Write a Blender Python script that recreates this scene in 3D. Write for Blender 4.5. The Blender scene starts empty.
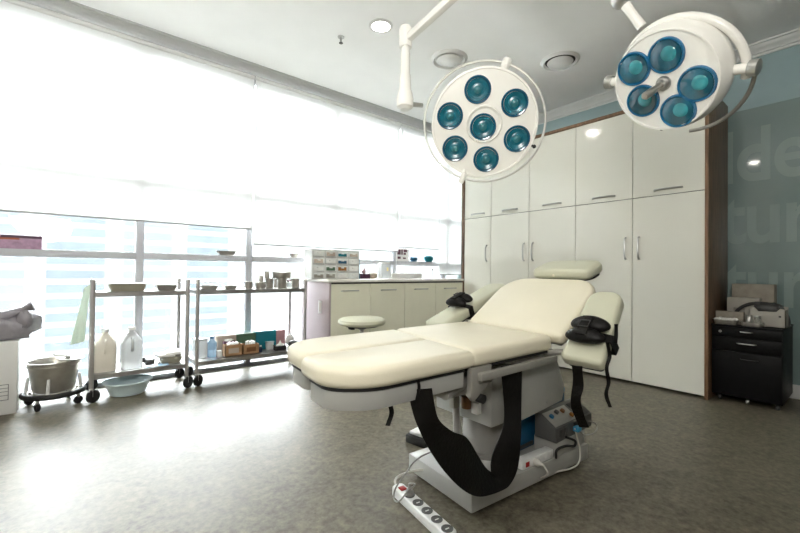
import bpy, bmesh, math, random
from mathutils import Vector, Matrix, Euler
random.seed(7)
PI = math.pi
SC = bpy.context.scene
COL = SC.collection

# ------------------------------------------------------------------ camera
FPX = 393.668
YAW, PIT, ROL = math.radians(50.7054), math.radians(0.66464), math.radians(0.67469)
EYE = Vector((0, 0, 0.97))
_f = Vector((math.cos(YAW)*math.cos(PIT), math.sin(YAW)*math.cos(PIT), math.sin(PIT)))
_r = Vector((math.sin(YAW), -math.cos(YAW), 0)); _u = _r.cross(_f)
RT = math.cos(ROL)*_r + math.sin(ROL)*_u
UP = -math.sin(ROL)*_r + math.cos(ROL)*_u
FW = _f
cam = bpy.data.cameras.new('camera'); cam.sensor_width = 36; cam.lens = FPX*36/800; cam.clip_start = 0.02; cam.clip_end = 300
co = bpy.data.objects.new('camera', cam); COL.objects.link(co)
m = Matrix((RT, UP, -FW)).transposed().to_4x4(); m.translation = EYE
co.matrix_world = m; SC.camera = co

def at(x, y, X=None, Y=None, Z=None, D=None):
    d = RT*((x-400)/FPX) + UP*((266.5-y)/FPX) + FW
    if D is not None: return EYE + d*D
    for i, v in enumerate((X, Y, Z)):
        if v is not None: return EYE + d*((v-EYE[i])/d[i])

# ------------------------------------------------------------------ materials
def mat(name, col, rough=0.5, metal=0.0, coat=0.0, var=0.0, vscale=8.0, emit=None, estr=0.0, alpha=1.0, trans=0.0, bump=0.0, bscale=60.0, spec=None, stretch=None):
    M = bpy.data.materials.new(name); M.use_nodes = True
    nt = M.node_tree; b = nt.nodes['Principled BSDF']
    c = (col[0], col[1], col[2], 1)
    b.inputs['Base Color'].default_value = c
    b.inputs['Roughness'].default_value = rough; b.inputs['Metallic'].default_value = metal
    b.inputs['Coat Weight'].default_value = coat; b.inputs['Coat Roughness'].default_value = 0.06
    b.inputs['Transmission Weight'].default_value = trans; b.inputs['Alpha'].default_value = alpha
    if spec is not None: b.inputs['Specular IOR Level'].default_value = spec
    if emit: b.inputs['Emission Color'].default_value = (*emit, 1); b.inputs['Emission Strength'].default_value = estr
    tc = nt.nodes.new('ShaderNodeTexCoord')
    src = tc.outputs['Object']
    if stretch:
        mp = nt.nodes.new('ShaderNodeMapping'); mp.inputs['Scale'].default_value = stretch
        nt.links.new(src, mp.inputs[0]); src = mp.outputs[0]
    if var > 0:
        n = nt.nodes.new('ShaderNodeTexNoise'); n.inputs['Scale'].default_value = vscale; n.inputs['Detail'].default_value = 5
        nt.links.new(src, n.inputs['Vector'])
        r = nt.nodes.new('ShaderNodeValToRGB')
        r.color_ramp.elements[0].position = 0.3; r.color_ramp.elements[1].position = 0.7
        r.color_ramp.elements[0].color = tuple(v*(1-var) for v in col)+(1,)
        r.color_ramp.elements[1].color = tuple(min(1, v*(1+var)) for v in col)+(1,)
        nt.links.new(n.outputs['Fac'], r.inputs[0]); nt.links.new(r.outputs[0], b.inputs['Base Color'])
    if bump > 0:
        n2 = nt.nodes.new('ShaderNodeTexNoise'); n2.inputs['Scale'].default_value = bscale; n2.inputs['Detail'].default_value = 3
        nt.links.new(src, n2.inputs['Vector'])
        bp = nt.nodes.new('ShaderNodeBump'); bp.inputs['Strength'].default_value = bump; bp.inputs['Distance'].default_value = 0.01
        nt.links.new(n2.outputs['Fac'], bp.inputs['Height']); nt.links.new(bp.outputs[0], b.inputs['Normal'])
    return M

M = {}
M['ceiling'] = mat('ceiling paint', (.93, .93, .91), .75, var=.02, vscale=3)
M['crown'] = mat('moulding paint', (.46, .46, .445), .5, var=.02)  # window-side moulding toned down in colour so the blinds' light leaves it grey
M['wallblue'] = mat('blue wall paint', (.34, .46, .48), .6, var=.03)
M['walldim'] = mat('rear wall paint', (.64, .63, .59), .7, var=.05)
M['green'] = mat('back painted green glass', (.235, .315, .305), .05, coat=.0, var=.05, vscale=1.5)
M['letter'] = mat('frosted lettering', (.285, .375, .362), .3, var=.03)
M['whitegloss'] = mat('gloss white lacquer', (.77, .76, .68), .10, coat=.4, var=.015, vscale=2)
M['hoop'] = mat('satin steel hoop', (.58, .57, .53), .3, .4, var=.05)
M['crown_bright'] = mat('brightened moulding paint', (.78, .78, .76), .5, var=.02)  # lighter copy of the same moulding paint; brightness put into the colour
M['wood'] = mat('walnut veneer', (.15, .086, .046), .45, var=.45, vscale=9, stretch=(6, 6, .5))
M['woodlt'] = mat('oak edge', (.20, .11, .055), .45, var=.3, vscale=9, stretch=(6, 6, .5))
M['seam'] = mat('dark gap', (.02, .018, .015), .7, var=.1)
M['chrome'] = mat('brushed steel handle', (.50, .50, .48), .30, .9, var=.05)
M['steel'] = mat('stainless steel', (.40, .38, .34), .32, .75, var=.12, vscale=14)
M['steeldk'] = mat('stainless steel tube', (.46, .44, .43), .35, .6, var=.08)
M['shelfst'] = mat('steel shelf sheet', (.34, .33, .32), .35, .8, var=.1)
M['counter'] = mat('counter door beige', (.84, .83, .68), .35, var=.02)
M['ctop'] = mat('white stone worktop', (.80, .78, .74), .25, var=.03)
M['pink'] = mat('pale pink side panel', (.42, .355, .37), .5, var=.03)
M['vinyl'] = mat('cream vinyl', (.75, .70, .55), .36, var=.03, vscale=5, bump=.06, bscale=220)
M['vinylgn'] = mat('cream green vinyl', (.55, .55, .42), .40, var=.03, vscale=5, bump=.06, bscale=220)
M['black'] = mat('black rubber', (.012, .012, .012), .5, var=.2)
M['leather'] = mat('black leather strap', (.005, .0045, .004), .45, spec=.22, var=.3, bump=.2, bscale=90)
M['blackbox'] = mat('black lacquered drawer front', (.004, .004, .0045), .45, var=.15, spec=.18)
M['framegrey'] = mat('pale grey painted metal', (.36, .36, .335), .4, var=.04)
M['framegrey2'] = mat('grey cast metal', (.33, .32, .29), .38, .3, var=.1)
M['basewhite'] = mat('white enamel base', (.38, .375, .35), .3, coat=.2, var=.05)
M['column'] = mat('grey steel column', (.33, .32, .30), .22, .5, var=.08)
M['lamp'] = mat('lamp housing enamel', (.86, .85, .80), .28, coat=.3, var=.02)
M['lampring'] = mat('lamp housing inner ring', (.58, .57, .53), .3, coat=.3, var=.02)
M['teal'] = mat('deep teal glass', (.005, .080, .145), .15, coat=.3, var=.2, vscale=25)
M['teal2'] = mat('teal reflector', (.008, .125, .175), .25, coat=.15, var=.25, vscale=30)
M['teal3'] = mat('pale teal bulb', (.03, .17, .20), .3, coat=.1, var=.25, vscale=30)
M['tealdome'] = mat('glossy teal glass', (.004, .085, .135), .08, coat=1, var=.6, vscale=12)
M['lens_glint'] = mat('painted lens highlight', (.03, .25, .29), .15, coat=.6, var=.3, vscale=20)  # colour of the highlight painted on the right lamp's lenses
M['blueglass'] = mat('blue glass rim', (.005, .12, .26), .06, coat=1, var=.2, vscale=20)
M['plastic'] = mat('white plastic', (.74, .74, .72), .35, var=.03)
M['clear'] = mat('cloudy translucent plastic', (.78, .80, .80), .25, trans=.45, var=.03)
M['cream'] = mat('cloudy cream plastic', (.84, .79, .69), .35, trans=.15, var=.04)
M['bluewater'] = mat('pale blue plastic', (.45, .66, .85), .25, trans=.3, var=.05)
M['basin'] = mat('pale aqua plastic basin', (.72, .86, .90), .3, var=.03)
M['card'] = mat('brown cardboard', (.36, .21, .10), .7, var=.2, vscale=25)
M['beige'] = mat('grey beige card', (.45, .38, .31), .7, var=.06)
M['gbox'] = mat('green card', (.07, .14, .08), .6, var=.15)
M['tbox'] = mat('teal card', (.0, .17, .22), .5, var=.1)
M['pinkbox'] = mat('dusty pink card', (.45, .25, .26), .6, var=.1)
M['purple'] = mat('mauve printed card', (.40, .25, .36), .5, var=.25, vscale=30)
M['purpledk'] = mat('dark plum card', (.07, .02, .05), .5, var=.3, vscale=20)
M['orange'] = mat('orange print', (.35, .08, .03), .5, var=.3)
M['greycloth'] = mat('grey plastic bag', (.27, .255, .28), .35, var=.25, vscale=10, bump=.6, bscale=18)
M['mint'] = mat('pale mint cloth', (.56, .68, .56), .9, var=.05, bump=.3, bscale=60)
M['tissue'] = mat('white tissue', (.80, .79, .76), .8, var=.03, bump=.6, bscale=40)
M['navy'] = mat('navy plastic', (.01, .02, .06), .3, var=.2)
M['bluecase'] = mat('blue enamel case', (.006, .085, .18), .35, var=.1)
M['bluelt'] = mat('sky blue enamel', (.05, .30, .50), .35, var=.1)
M['unit'] = mat('grey instrument casing', (.085, .085, .082), .4, var=.08)
M['unitdk'] = mat('dark instrument panel', (.05, .05, .05), .4, var=.2)
M['red'] = mat('red rocker switch', (.35, .01, .01), .3, var=.1)
M['cable'] = mat('grey cable', (.28, .27, .25), .45, var=.1)
M['cablew'] = mat('pale cable', (.6, .58, .53), .45, var=.1)
M['brown'] = mat('brown bakelite', (.17, .075, .025), .4, var=.2)
M['amber'] = mat('amber medicine glass', (.30, .13, .03), .2, var=.2)
M['glassjar'] = mat('clear jar glass', (.75, .77, .72), .06, trans=.8, var=.02)
M['socket'] = mat('dark socket well', (.07, .07, .065), .5, var=.1)
M['print'] = mat('dark print', (.10, .03, .05), .5, var=.4, vscale=40)
M['bulb'] = mat('lit downlight lens', (1, .98, .92), .4, var=.01, emit=(1, .96, .88), estr=9)
M['frame'] = mat('grey window frame', (.50, .51, .54), .45, var=.03)
M['blindbar'] = mat('grey blind rail', (.36, .36, .37), .4, var=.03)
M['drawerclear'] = mat('smoky clear drawer', (.80, .82, .80), .2, trans=.1, var=.06)
M['facade'] = mat('white facade cladding', (.046, .0465, .047), .8, var=.02, spec=0)
M['facwin'] = mat('pale blue window band', (.0250, .0290, .0318), .8, var=.12, vscale=.8, spec=0)
M['facwin2'] = mat('grey blue window band', (.0285, .0315, .0335), .8, var=.1, vscale=.8, spec=0)

def window_glass():
    m_ = bpy.data.materials.new('window glass'); m_.use_nodes = True; nt = m_.node_tree; nt.nodes.clear()
    o = nt.nodes.new('ShaderNodeOutputMaterial'); mx = nt.nodes.new('ShaderNodeMixShader')
    t = nt.nodes.new('ShaderNodeBsdfTransparent'); g = nt.nodes.new('ShaderNodeBsdfGlossy'); fr = nt.nodes.new('ShaderNodeFresnel')
    t.inputs[0].default_value = (.96, .985, .99, 1); g.inputs['Roughness'].default_value = .02; fr.inputs[0].default_value = 1.35
    nt.links.new(fr.outputs[0], mx.inputs[0]); nt.links.new(t.outputs[0], mx.inputs[1]); nt.links.new(g.outputs[0], mx.inputs[2]); nt.links.new(mx.outputs[0], o.inputs[0])
    return m_
M['glass'] = window_glass()
def blind_mat():
    m_ = bpy.data.materials.new('white roller blind fabric'); m_.use_nodes = True; nt = m_.node_tree; nt.nodes.clear()
    o = nt.nodes.new('ShaderNodeOutputMaterial'); mx = nt.nodes.new('ShaderNodeMixShader'); mx.inputs[0].default_value = .55
    d = nt.nodes.new('ShaderNodeBsdfDiffuse'); t = nt.nodes.new('ShaderNodeBsdfTranslucent')
    n = nt.nodes.new('ShaderNodeTexNoise'); n.inputs['Scale'].default_value = 400
    r = nt.nodes.new('ShaderNodeValToRGB'); r.color_ramp.elements[0].color = (.86, .86, .85, 1); r.color_ramp.elements[1].color = (.93, .93, .92, 1)
    nt.links.new(n.outputs['Fac'], r.inputs[0])
    nt.links.new(r.outputs[0], d.inputs[0]); nt.links.new(r.outputs[0], t.inputs[0])
    nt.links.new(d.outputs[0], mx.inputs[1]); nt.links.new(t.outputs[0], mx.inputs[2]); nt.links.new(mx.outputs[0], o.inputs[0])
    return m_
M['blind'] = blind_mat()
def floor_mat():
    m_ = bpy.data.materials.new('polished marbled floor'); m_.use_nodes = True; nt = m_.node_tree; b = nt.nodes['Principled BSDF']; L = nt.links
    tc = nt.nodes.new('ShaderNodeTexCoord')
    n1 = nt.nodes.new('ShaderNodeTexNoise'); n1.inputs['Scale'].default_value = 5.5; n1.inputs['Detail'].default_value = 9; n1.inputs['Roughness'].default_value = .68; n1.inputs['Distortion'].default_value = 2.2
    n2 = nt.nodes.new('ShaderNodeTexNoise'); n2.inputs['Scale'].default_value = 38; n2.inputs['Detail'].default_value = 6; n2.inputs['Roughness'].default_value = .7
    for n in (n1, n2): L.new(tc.outputs['Object'], n.inputs['Vector'])
    mx = nt.nodes.new('ShaderNodeMath'); mx.operation = 'MULTIPLY_ADD'; mx.inputs[1].default_value = .62; 
    L.new(n2.outputs['Fac'], mx.inputs[0]); 
    hf = nt.nodes.new('ShaderNodeMath'); hf.operation = 'MULTIPLY'; hf.inputs[1].default_value = .43
    L.new(n1.outputs['Fac'], hf.inputs[0]); L.new(hf.outputs[0], mx.inputs[2])
    r = nt.nodes.new('ShaderNodeValToRGB'); e = r.color_ramp.elements
    e[0].position = .40; e[0].color = (.064, .055, .036, 1); e[1].position = .66; e[1].color = (.20, .178, .130, 1)
    L.new(mx.outputs[0], r.inputs[0]); L.new(r.outputs[0], b.inputs['Base Color'])
    r2 = nt.nodes.new('ShaderNodeMapRange'); r2.inputs['From Min'].default_value = .35; r2.inputs['From Max'].default_value = .7
    r2.inputs['To Min'].default_value = .36; r2.inputs['To Max'].default_value = .44
    L.new(mx.outputs[0], r2.inputs[0]); L.new(r2.outputs[0], b.inputs['Roughness'])
    b.inputs['Specular IOR Level'].default_value = .25
    bp = nt.nodes.new('ShaderNodeBump'); bp.inputs['Strength'].default_value = .015; bp.inputs['Distance'].default_value = .01
    L.new(n1.outputs['Fac'], bp.inputs['Height']); L.new(bp.outputs[0], b.inputs['Normal'])
    return m_
M['floor'] = floor_mat()

# ------------------------------------------------------------------ mesh builder
class MB:
    def __init__(s): s.bm = bmesh.new()
    def _merge(s, b):
        me = bpy.data.meshes.new('t'); b.to_mesh(me); b.free(); s.bm.from_mesh(me); bpy.data.meshes.remove(me); return s
    def box(s, x0, x1, y0, y1, z0, z1, bev=0.0, seg=2, rot=None, piv=None):
        b = bmesh.new(); bmesh.ops.create_cube(b, size=1)
        for v in b.verts: v.co = Vector(((x0+x1)/2+v.co.x*(x1-x0), (y0+y1)/2+v.co.y*(y1-y0), (z0+z1)/2+v.co.z*(z1-z0)))
        if bev > 0: bmesh.ops.bevel(b, geom=b.edges[:], offset=bev, segments=seg, profile=.5, affect='EDGES')
        if rot is not None:
            p = Vector(piv) if piv else Vector(((x0+x1)/2, (y0+y1)/2, (z0+z1)/2))
            R_ = rot.to_matrix() if isinstance(rot, Euler) else rot
            for v in b.verts: v.co = p + R_ @ (v.co-p)
        return s._merge(b)
    def tube(s, pts, r, n=10, closed=False, cap=True):
        pts = [Vector(p) for p in pts]; rs = r if isinstance(r, (list, tuple)) else [r]*len(pts)
        b = bmesh.new(); rings = []; N = len(pts); up = None
        for i, p in enumerate(pts):
            if closed: d = (pts[(i+1) % N]-pts[i-1]).normalized()
            else: d = (pts[min(i+1, N-1)]-pts[max(i-1, 0)]).normalized()
            if up is None: up = Vector((0, 0, 1)) if abs(d.z) < .9 else Vector((1, 0, 0))
            a = up - d*up.dot(d); a.normalize(); c = d.cross(a); up = a
            rings.append([b.verts.new(p+(a*math.cos(2*PI*k/n)+c*math.sin(2*PI*k/n))*rs[i]) for k in range(n)])
        for i in range(N if closed else N-1):
            A, B = rings[i], rings[(i+1) % N]
            for k in range(n): b.faces.new((A[k], A[(k+1) % n], B[(k+1) % n], B[k]))
        if cap and not closed: b.faces.new(rings[0][::-1]); b.faces.new(rings[-1])
        return s._merge(b)
    def cyl(s, p0, p1, r, n=20): return s.tube([p0, p1], r, n)
    def lathe(s, prof, n=28, mtx=None, sx=1, sy=1):
        b = bmesh.new(); rings = []
        for r, z in prof:
            if r < 1e-5: rings.append([b.verts.new((0, 0, z))])
            else: rings.append([b.verts.new((r*math.cos(2*PI*k/n)*sx, r*math.sin(2*PI*k/n)*sy, z)) for k in range(n)])
        for A, B in zip(rings, rings[1:]):
            if len(A) == 1 and len(B) == 1: continue
            for k in range(n):
                k2 = (k+1) % n
                if len(A) == 1: b.faces.new((A[0], B[k2], B[k]))
                elif len(B) == 1: b.faces.new((A[k], A[k2], B[0]))
                else: b.faces.new((A[k], A[k2], B[k2], B[k]))
        bmesh.ops.recalc_face_normals(b, faces=b.faces[:])
        if mtx is not None: b.transform(mtx)
        return s._merge(b)
    def prism(s, poly, axis, a0, a1, bev=0.0, seg=2, mtx=None):
        """poly: 2-D outline, extruded along axis x/y/z"""
        b = bmesh.new()
        def P(p, a): return {'x': (a, p[0], p[1]), 'y': (p[0], a, p[1]), 'z': (p[0], p[1], a)}[axis]
        A = [b.verts.new(P(p, a0)) for p in poly]; B = [b.verts.new(P(p, a1)) for p in poly]; n = len(poly)
        b.faces.new(A[::-1]); b.faces.new(B)
        for k in range(n): b.faces.new((A[k], A[(k+1) % n], B[(k+1) % n], B[k]))
        bmesh.ops.recalc_face_normals(b, faces=b.faces[:])
        if bev > 0:
            es = [e for e in b.edges if (e.verts[0] in A) == (e.verts[1] in A)]
            bmesh.ops.bevel(b, geom=es, offset=bev, segments=seg, profile=.5, affect='EDGES')
        if mtx is not None: b.transform(mtx)
        return s._merge(b)
    def grid(s, rows, thick=0.0):
        b = bmesh.new(); V = [[b.verts.new(p) for p in r] for r in rows]
        for i in range(len(V)-1):
            for j in range(len(V[0])-1): b.faces.new((V[i][j], V[i][j+1], V[i+1][j+1], V[i+1][j]))
        bmesh.ops.recalc_face_normals(b, faces=b.faces[:])
        if thick: bmesh.ops.solidify(b, geom=b.faces[:], thickness=thick)
        return s._merge(b)
    def sphere(s, c, r, sx=1, sy=1, sz=1, u=16, v=10, noise=0):
        b = bmesh.new(); bmesh.ops.create_uvsphere(b, u_segments=u, v_segments=v, radius=r)
        for q in b.verts:
            k = 1+random.uniform(-noise, noise); q.co = Vector((c[0]+q.co.x*sx*k, c[1]+q.co.y*sy*k, c[2]+q.co.z*sz*k))
        return s._merge(b)
    def torus(s, R, r, mtx=None, n=64, k=10, a0=0, a1=2*PI):
        full = abs(a1-a0-2*PI) < 1e-6
        cnt = n if full else n+1
        pts = [Vector((R*math.cos(a0+(a1-a0)*i/n), R*math.sin(a0+(a1-a0)*i/n), 0)) for i in range(cnt)]
        if mtx is not None: pts = [mtx @ p for p in pts]
        return s.tube(pts, r, k, closed=full)
    def xf(s, mtx): s.bm.transform(mtx); return s
    def obj(s, name, m_, parent=None, world=False, smooth=True):
        if world and parent is not None: s.bm.transform(WM[parent.name].inverted())
        me = bpy.data.meshes.new(name); s.bm.to_mesh(me); s.bm.free()
        me.materials.append(M[m_] if isinstance(m_, str) else m_)
        if smooth:
            me.polygons.foreach_set('use_smooth', [True]*len(me.polygons)); me.set_sharp_from_angle(angle=math.radians(38))
        o = bpy.data.objects.new(name, me); COL.objects.link(o)
        WM[o.name] = Matrix()
        if parent is not None:
            o.parent = parent; WM[o.name] = WM[parent.name].copy()
        return o
WM = {}
def thing(name, label, cat, loc=(0, 0, 0), rz=0, group=None, mtx=None):
    o = bpy.data.objects.new(name, None); COL.objects.link(o); o.empty_display_size = .1
    mm = mtx.copy() if mtx is not None else Matrix.Translation(loc) @ Matrix.Rotation(rz, 4, 'Z')
    o.matrix_world = mm; WM[o.name] = mm
    o['label'] = label; o['category'] = cat
    if group: o['group'] = group
    return o
def tag(o, label, cat, group=None):
    o['label'] = label; o['category'] = cat
    if group: o['group'] = group
    return o
def single(mb, name, m_, label, cat, loc=(0, 0, 0), rz=0, group=None):
    """one-mesh thing, mesh given in local coordinates about loc"""
    o = mb.obj(name, m_); o.location = loc; o.rotation_euler = (0, 0, rz); WM[o.name] = Matrix.Translation(loc) @ Matrix.Rotation(rz, 4, 'Z')
    return tag(o, label, cat, group)
def struct(o): o['kind'] = 'structure'; return o
def dup(root, loc, label, group=None, rz=None):
    r = root.copy(); COL.objects.link(r); r.location = loc; r['label'] = label
    if rz is not None: r.rotation_euler.z = rz
    if group: r['group'] = group
    for ch in list(root.children):
        c = ch.copy(); COL.objects.link(c); c.parent = r
        for g in ch.children:
            d = g.copy(); COL.objects.link(d); d.parent = c
    return r
def rrect(x0, x1, y0, y1, r, n=6):
    """rounded outline, r = radii for corners (x0y0, x1y0, x1y1, x0y1)"""
    if not isinstance(r, (list, tuple)): r = [r]*4
    out = []
    for (cx, cy, a, rr) in ((x0+r[0], y0+r[0], PI, r[0]), (x1-r[1], y0+r[1], 1.5*PI, r[1]), (x1-r[2], y1-r[2], 0, r[2]), (x0+r[3], y1-r[3], .5*PI, r[3])):
        for k in range(n+1):
            t = a+.5*PI*k/n; out.append((cx+rr*math.cos(t), cy+rr*math.sin(t)))
    return out
def smoothpath(pts, n=6):
    pts = [Vector(p) for p in pts]; out = []
    P = [pts[0]*2-pts[1]]+pts+[pts[-1]*2-pts[-2]]
    for i in range(1, len(P)-2):
        for k in range(n):
            t = k/n; a, b, c, d = P[i-1], P[i], P[i+1], P[i+2]
            out.append(.5*((2*b)+(c-a)*t+(2*a-5*b+4*c-d)*t*t+(3*b-a-3*c+d)*t**3))
    out.append(pts[-1]); return out

# ================================================================== SETTING
XB, XG, XC, YW, ZC = 4.66, 4.40, 3.80, 4.023, 3.0
YS = 0.873                       # right side of the tall cabinets
XN, YN = -1.6, -2.6              # walls behind the camera
struct(MB().box(XN-.1, XB+.1, YN-.1, YW+.1, -.1, 0).obj('floor', 'floor', smooth=False))
struct(MB().box(XN-.1, XB+.1, YN-.1, YW+.15, ZC, ZC+.1).obj('ceiling', 'ceiling', smooth=False))
struct(MB().box(XB, XB+.1, YN, YW+.1, 0, ZC).obj('wall_back', 'wallblue', smooth=False))
wr = struct(MB().box(XG, XB, YN, YW-.03, 0, 2.385).obj('wall_right', 'green', smooth=False))
struct(MB().box(XN-.1, XN, YN, YW+.1, 0, ZC).obj('wall_left', 'walldim', smooth=False))
struct(MB().box(XN, XB, YN-.1, YN, 0, ZC).obj('wall_front', 'walldim', smooth=False))
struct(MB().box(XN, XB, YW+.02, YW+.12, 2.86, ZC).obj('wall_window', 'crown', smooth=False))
struct(MB().box(XG-.014, XG, YN, YS-.03, 0, .11, .004).obj('baseboard_right', 'crown_bright'))
# crown mouldings
prof = [(0, 0), (0, -.086), (.018, -.086), (.022, -.070), (.040, -.066), (.052, -.048), (.074, -.040), (.092, -.022), (.098, -.014), (.116, -.012), (.120, 0)]
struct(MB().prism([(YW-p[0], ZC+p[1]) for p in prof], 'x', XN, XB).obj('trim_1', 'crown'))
struct(MB().prism([(XB-p[0], ZC+p[1]) for p in prof], 'y', YN, YW-.12).obj('trim_2', 'crown_bright'))
# glazed bays of the window wall
mull = [-1.6, -.51, .409, 1.329, 2.271, 3.19, 4.11, 4.66]
for i in range(len(mull)-1):
    a, b = mull[i], mull[i+1]; h = .028
    fm = MB()
    fm.box(b-h, b+h if i < len(mull)-2 else b, YW-.012, YW+.06, 0, 2.9, .003)
    fm.box(a+h, b-h, YW-.04, YW+.06, 1.045, 1.100, .003)
    fm.box(a+h, b-h, YW+.005, YW+.06, 1.72, 1.76, .003)
    fm.box(a+h, b-h, YW-.005, YW+.06, 0.0, .037, .003)
    if i == 0: fm.box(a, a+h, YW-.012, YW+.06, 0, 2.9, .003)
    w = struct(fm.obj('window_%d' % (i+1), 'frame'))
    MB().box(a+h, b-h, YW+.045, YW+.049, .03, 2.88).obj('pane', 'glass', w, smooth=False)
# roller blinds
def blind(x0, x1, zb, label):
    t = thing('roller_blind', label, 'blind', ((x0+x1)/2, YW-.075, .97+(zb-.97)*.985))
    w = (x1-x0)/2
    MB().box(-w, w, -.001, .001, .012, 2.9-zb).obj('fabric', 'blind', t, smooth=False)
    MB().box(-w, w, -.005, .005, 0, .014, .003).obj('bottom_rail', 'blindbar', t)
    MB().cyl((-w, .0, 2.9-zb-.02), (w, .0, 2.9-zb-.02), .018).obj('roller_tube', 'plastic', t)
blind(-1.5, 1.328, 1.366, 'wide white roller blind at the left, above the two instrument carts')
blind(1.345, 3.20, 1.218, 'white roller blind hanging lower, above the clear drawer organizer')
blind(3.215, 3.93, 1.277, 'narrow white roller blind above the blue and teal bowls on the rail')
blind(3.94, 4.62, .92, 'white roller blind pulled lowest, in the corner beside the tall cupboards')
# lettering on the green glass
def letters(txt, x_px, ybase, ytop):
    p0 = at(x_px, ybase, X=XG-.002); p1 = at(x_px, ytop, X=XG-.002); h = p1.z-p0.z
    cu = bpy.data.curves.new('t', 'FONT'); cu.body = txt; cu.size = h/.70; cu.offset = h*.022; cu.extrude = .0008; cu.space_character = .96
    tmp = bpy.data.objects.new('t', cu); COL.objects.link(tmp)
    dg = bpy.context.evaluated_depsgraph_get(); me = bpy.data.meshes.new_from_object(tmp.evaluated_get(dg))
    bpy.data.objects.remove(tmp)
    me.transform(Matrix.Diagonal((.76, 1, 1, 1)))
    me.transform(Matrix(((0, 0, -1, p0.x), (-1, 0, 0, p0.y), (0, 1, 0, p0.z), (0, 0, 0, 1))))
    me.materials.clear(); me.materials.append(M['letter'])
    o = bpy.data.objects.new('lettering', me); COL.objects.link(o); o.parent = wr
letters('lde', 721, 184, 134); letters('tur', 721, 243, 192); letters('tur', 724, 303, 256)

# building across the street
bd = thing('office_building', 'pale office tower with rows of bluish windows seen through the left glazing', 'building', (2, 26, -20))
MB().box(-40, 75, 0, 6, 0, 27.5).obj('wall', 'facade', bd, smooth=False)
for k in range(18):
    z = 13.2 + k*.72
    for j in range(6):
        x = -12.5 + j*3.1
        MB().box(x, x+2.3, -.03, .02, z, z+.40).obj('window_band', 'facwin' if j % 2 else 'facwin2', bd, smooth=False)

# ================================================================== TALL CABINETS
ys = [3.355, 2.943, 2.433, 1.914, 1.396, YS]
def bow(mb, p0, p1, out, r=.006):
    p0, p1, out = Vector(p0), Vector(p1), Vector(out)
    pts = [p0, p0+out*.7+(p1-p0)*.06, p0+out+(p1-p0)*.25, p0+out*1.08+(p1-p0)*.5, p0+out+(p1-p0)*.75, p0+out*.7+(p1-p0)*.94, p1]
    return mb.tube(smoothpath(pts, 4), r, 8)
units = [((0,), 'single tall gloss white cupboard unit beside the window counter'),
         ((1, 2), 'double tall gloss white cupboard unit in the middle, behind the headrest'),
         ((3, 4), 'double tall gloss white cupboard unit nearest the black drawer pedestal')]
ZM = 1.637
for cols, lab in units:
    ya, yb = ys[cols[0]], ys[cols[-1]+1]
    t = thing('tall_cupboard', lab, 'cupboard', (XC, (ya+yb)/2, 0), group='gloss white tall cupboards')
    MB().box(XC+.022, XG-.01, yb+.001, ya-.001, .02, 2.418).obj('carcass', 'seam', t, world=True, smooth=False)
    for c in cols:
        a, b = ys[c+1]+.0022, ys[c]-.0022
        dl = MB().box(XC, XC+.021, a, b, .022, ZM-.0025, .0015, 1).obj('door', 'whitegloss', t, world=True)
        yh = (a+.052) if c in (0, 1, 3) else (b-.052)
        bow(MB(), (XC, yh, 1.10), (XC, yh, 1.292), (-.030, 0, 0), .0085).obj('handle', 'chrome', dl, world=True)
        du = MB().box(XC, XC+.021, a, b, ZM+.0025, 2.415, .0015, 1).obj('upper_door', 'whitegloss', t, world=True)
        yc = (a+b)/2 - .01
        bow(MB(), (XC, yc+.10, ZM+.045), (XC, yc-.10, ZM+.045), (-.028, 0, 0), .0085).obj('handle', 'chrome', du, world=True)
sur = thing('cabinet_surround', 'dark walnut veneer surround framing the white tall cupboards', 'panel', (XC, YS, 0))
MB().box(XC-.012, XG-.005, YS-.024, YS-.001, 0, 2.45, .001).obj('side_panel', 'wood', sur, world=True)
MB().box(XC-.012, XG-.005, YS-.001, 3.392, 2.420, 2.447, .001).obj('top_panel', 'woodlt', sur, world=True)
MB().box(XC-.012, XC+.3, 3.360, 3.392, 0, 2.419, .001).obj('side_strip', 'wood', sur, world=True)
MB().box(XC-.0135, XC-.012, YS-.024, YS-.001, 0, 2.45).obj('edge_band', 'woodlt', sur, world=True)

# ================================================================== WINDOW COUNTER
YF = 3.36
cb = thing('base_cabinet', 'low beige counter cabinet with four doors and a pale pink end under the window', 'cabinet', (2.85, YF, 0))
MB().box(1.896, 3.784, YF+.02, 3.94, .06, .852).obj('carcass', 'seam', cb, world=True, smooth=False)
xs = [1.893, 2.356, 2.824, 3.303, 3.783]
for i in range(4):
    d = MB().box(xs[i]+.003, xs[i+1]-.003, YF, YF+.019, .08, .835, .0015, 1).obj('door', 'counter', cb, world=True)
    xm = (xs[i]+xs[i+1])/2 + (.0 if i else -.02)
    MB().tube([(xm-.095, YF, .765), (xm-.095, YF-.022, .768), (xm+.095, YF-.022, .768), (xm+.095, YF, .765)], .006, 8).obj('handle', 'chrome', d, world=True)
MB().box(1.872, 1.894, YF-.003, 3.95, 0, .852, .002).obj('end_panel', 'pink', cb, world=True)
MB().box(1.894, 3.784, YF+.05, YF+.07, 0, .08).obj('plinth', 'seam', cb, world=True, smooth=False)
ol = MB().box(1.862, 1.8715, 3.50, 3.562, .540, .668, .003).obj('power_outlet', 'plastic', cb, world=True)
MB().box(1.8605, 1.8625, 3.512, 3.528, .56, .65, .0005).obj('cover_slot', 'beige', ol, world=True)
single(MB().box(-.99, .935, -.33, .295, 0, .028, .006, 3), 'worktop', 'ctop', 'white stone worktop lying along the counter cabinet', 'worktop', (2.849, 3.675, .852))
ZT = .880

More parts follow.
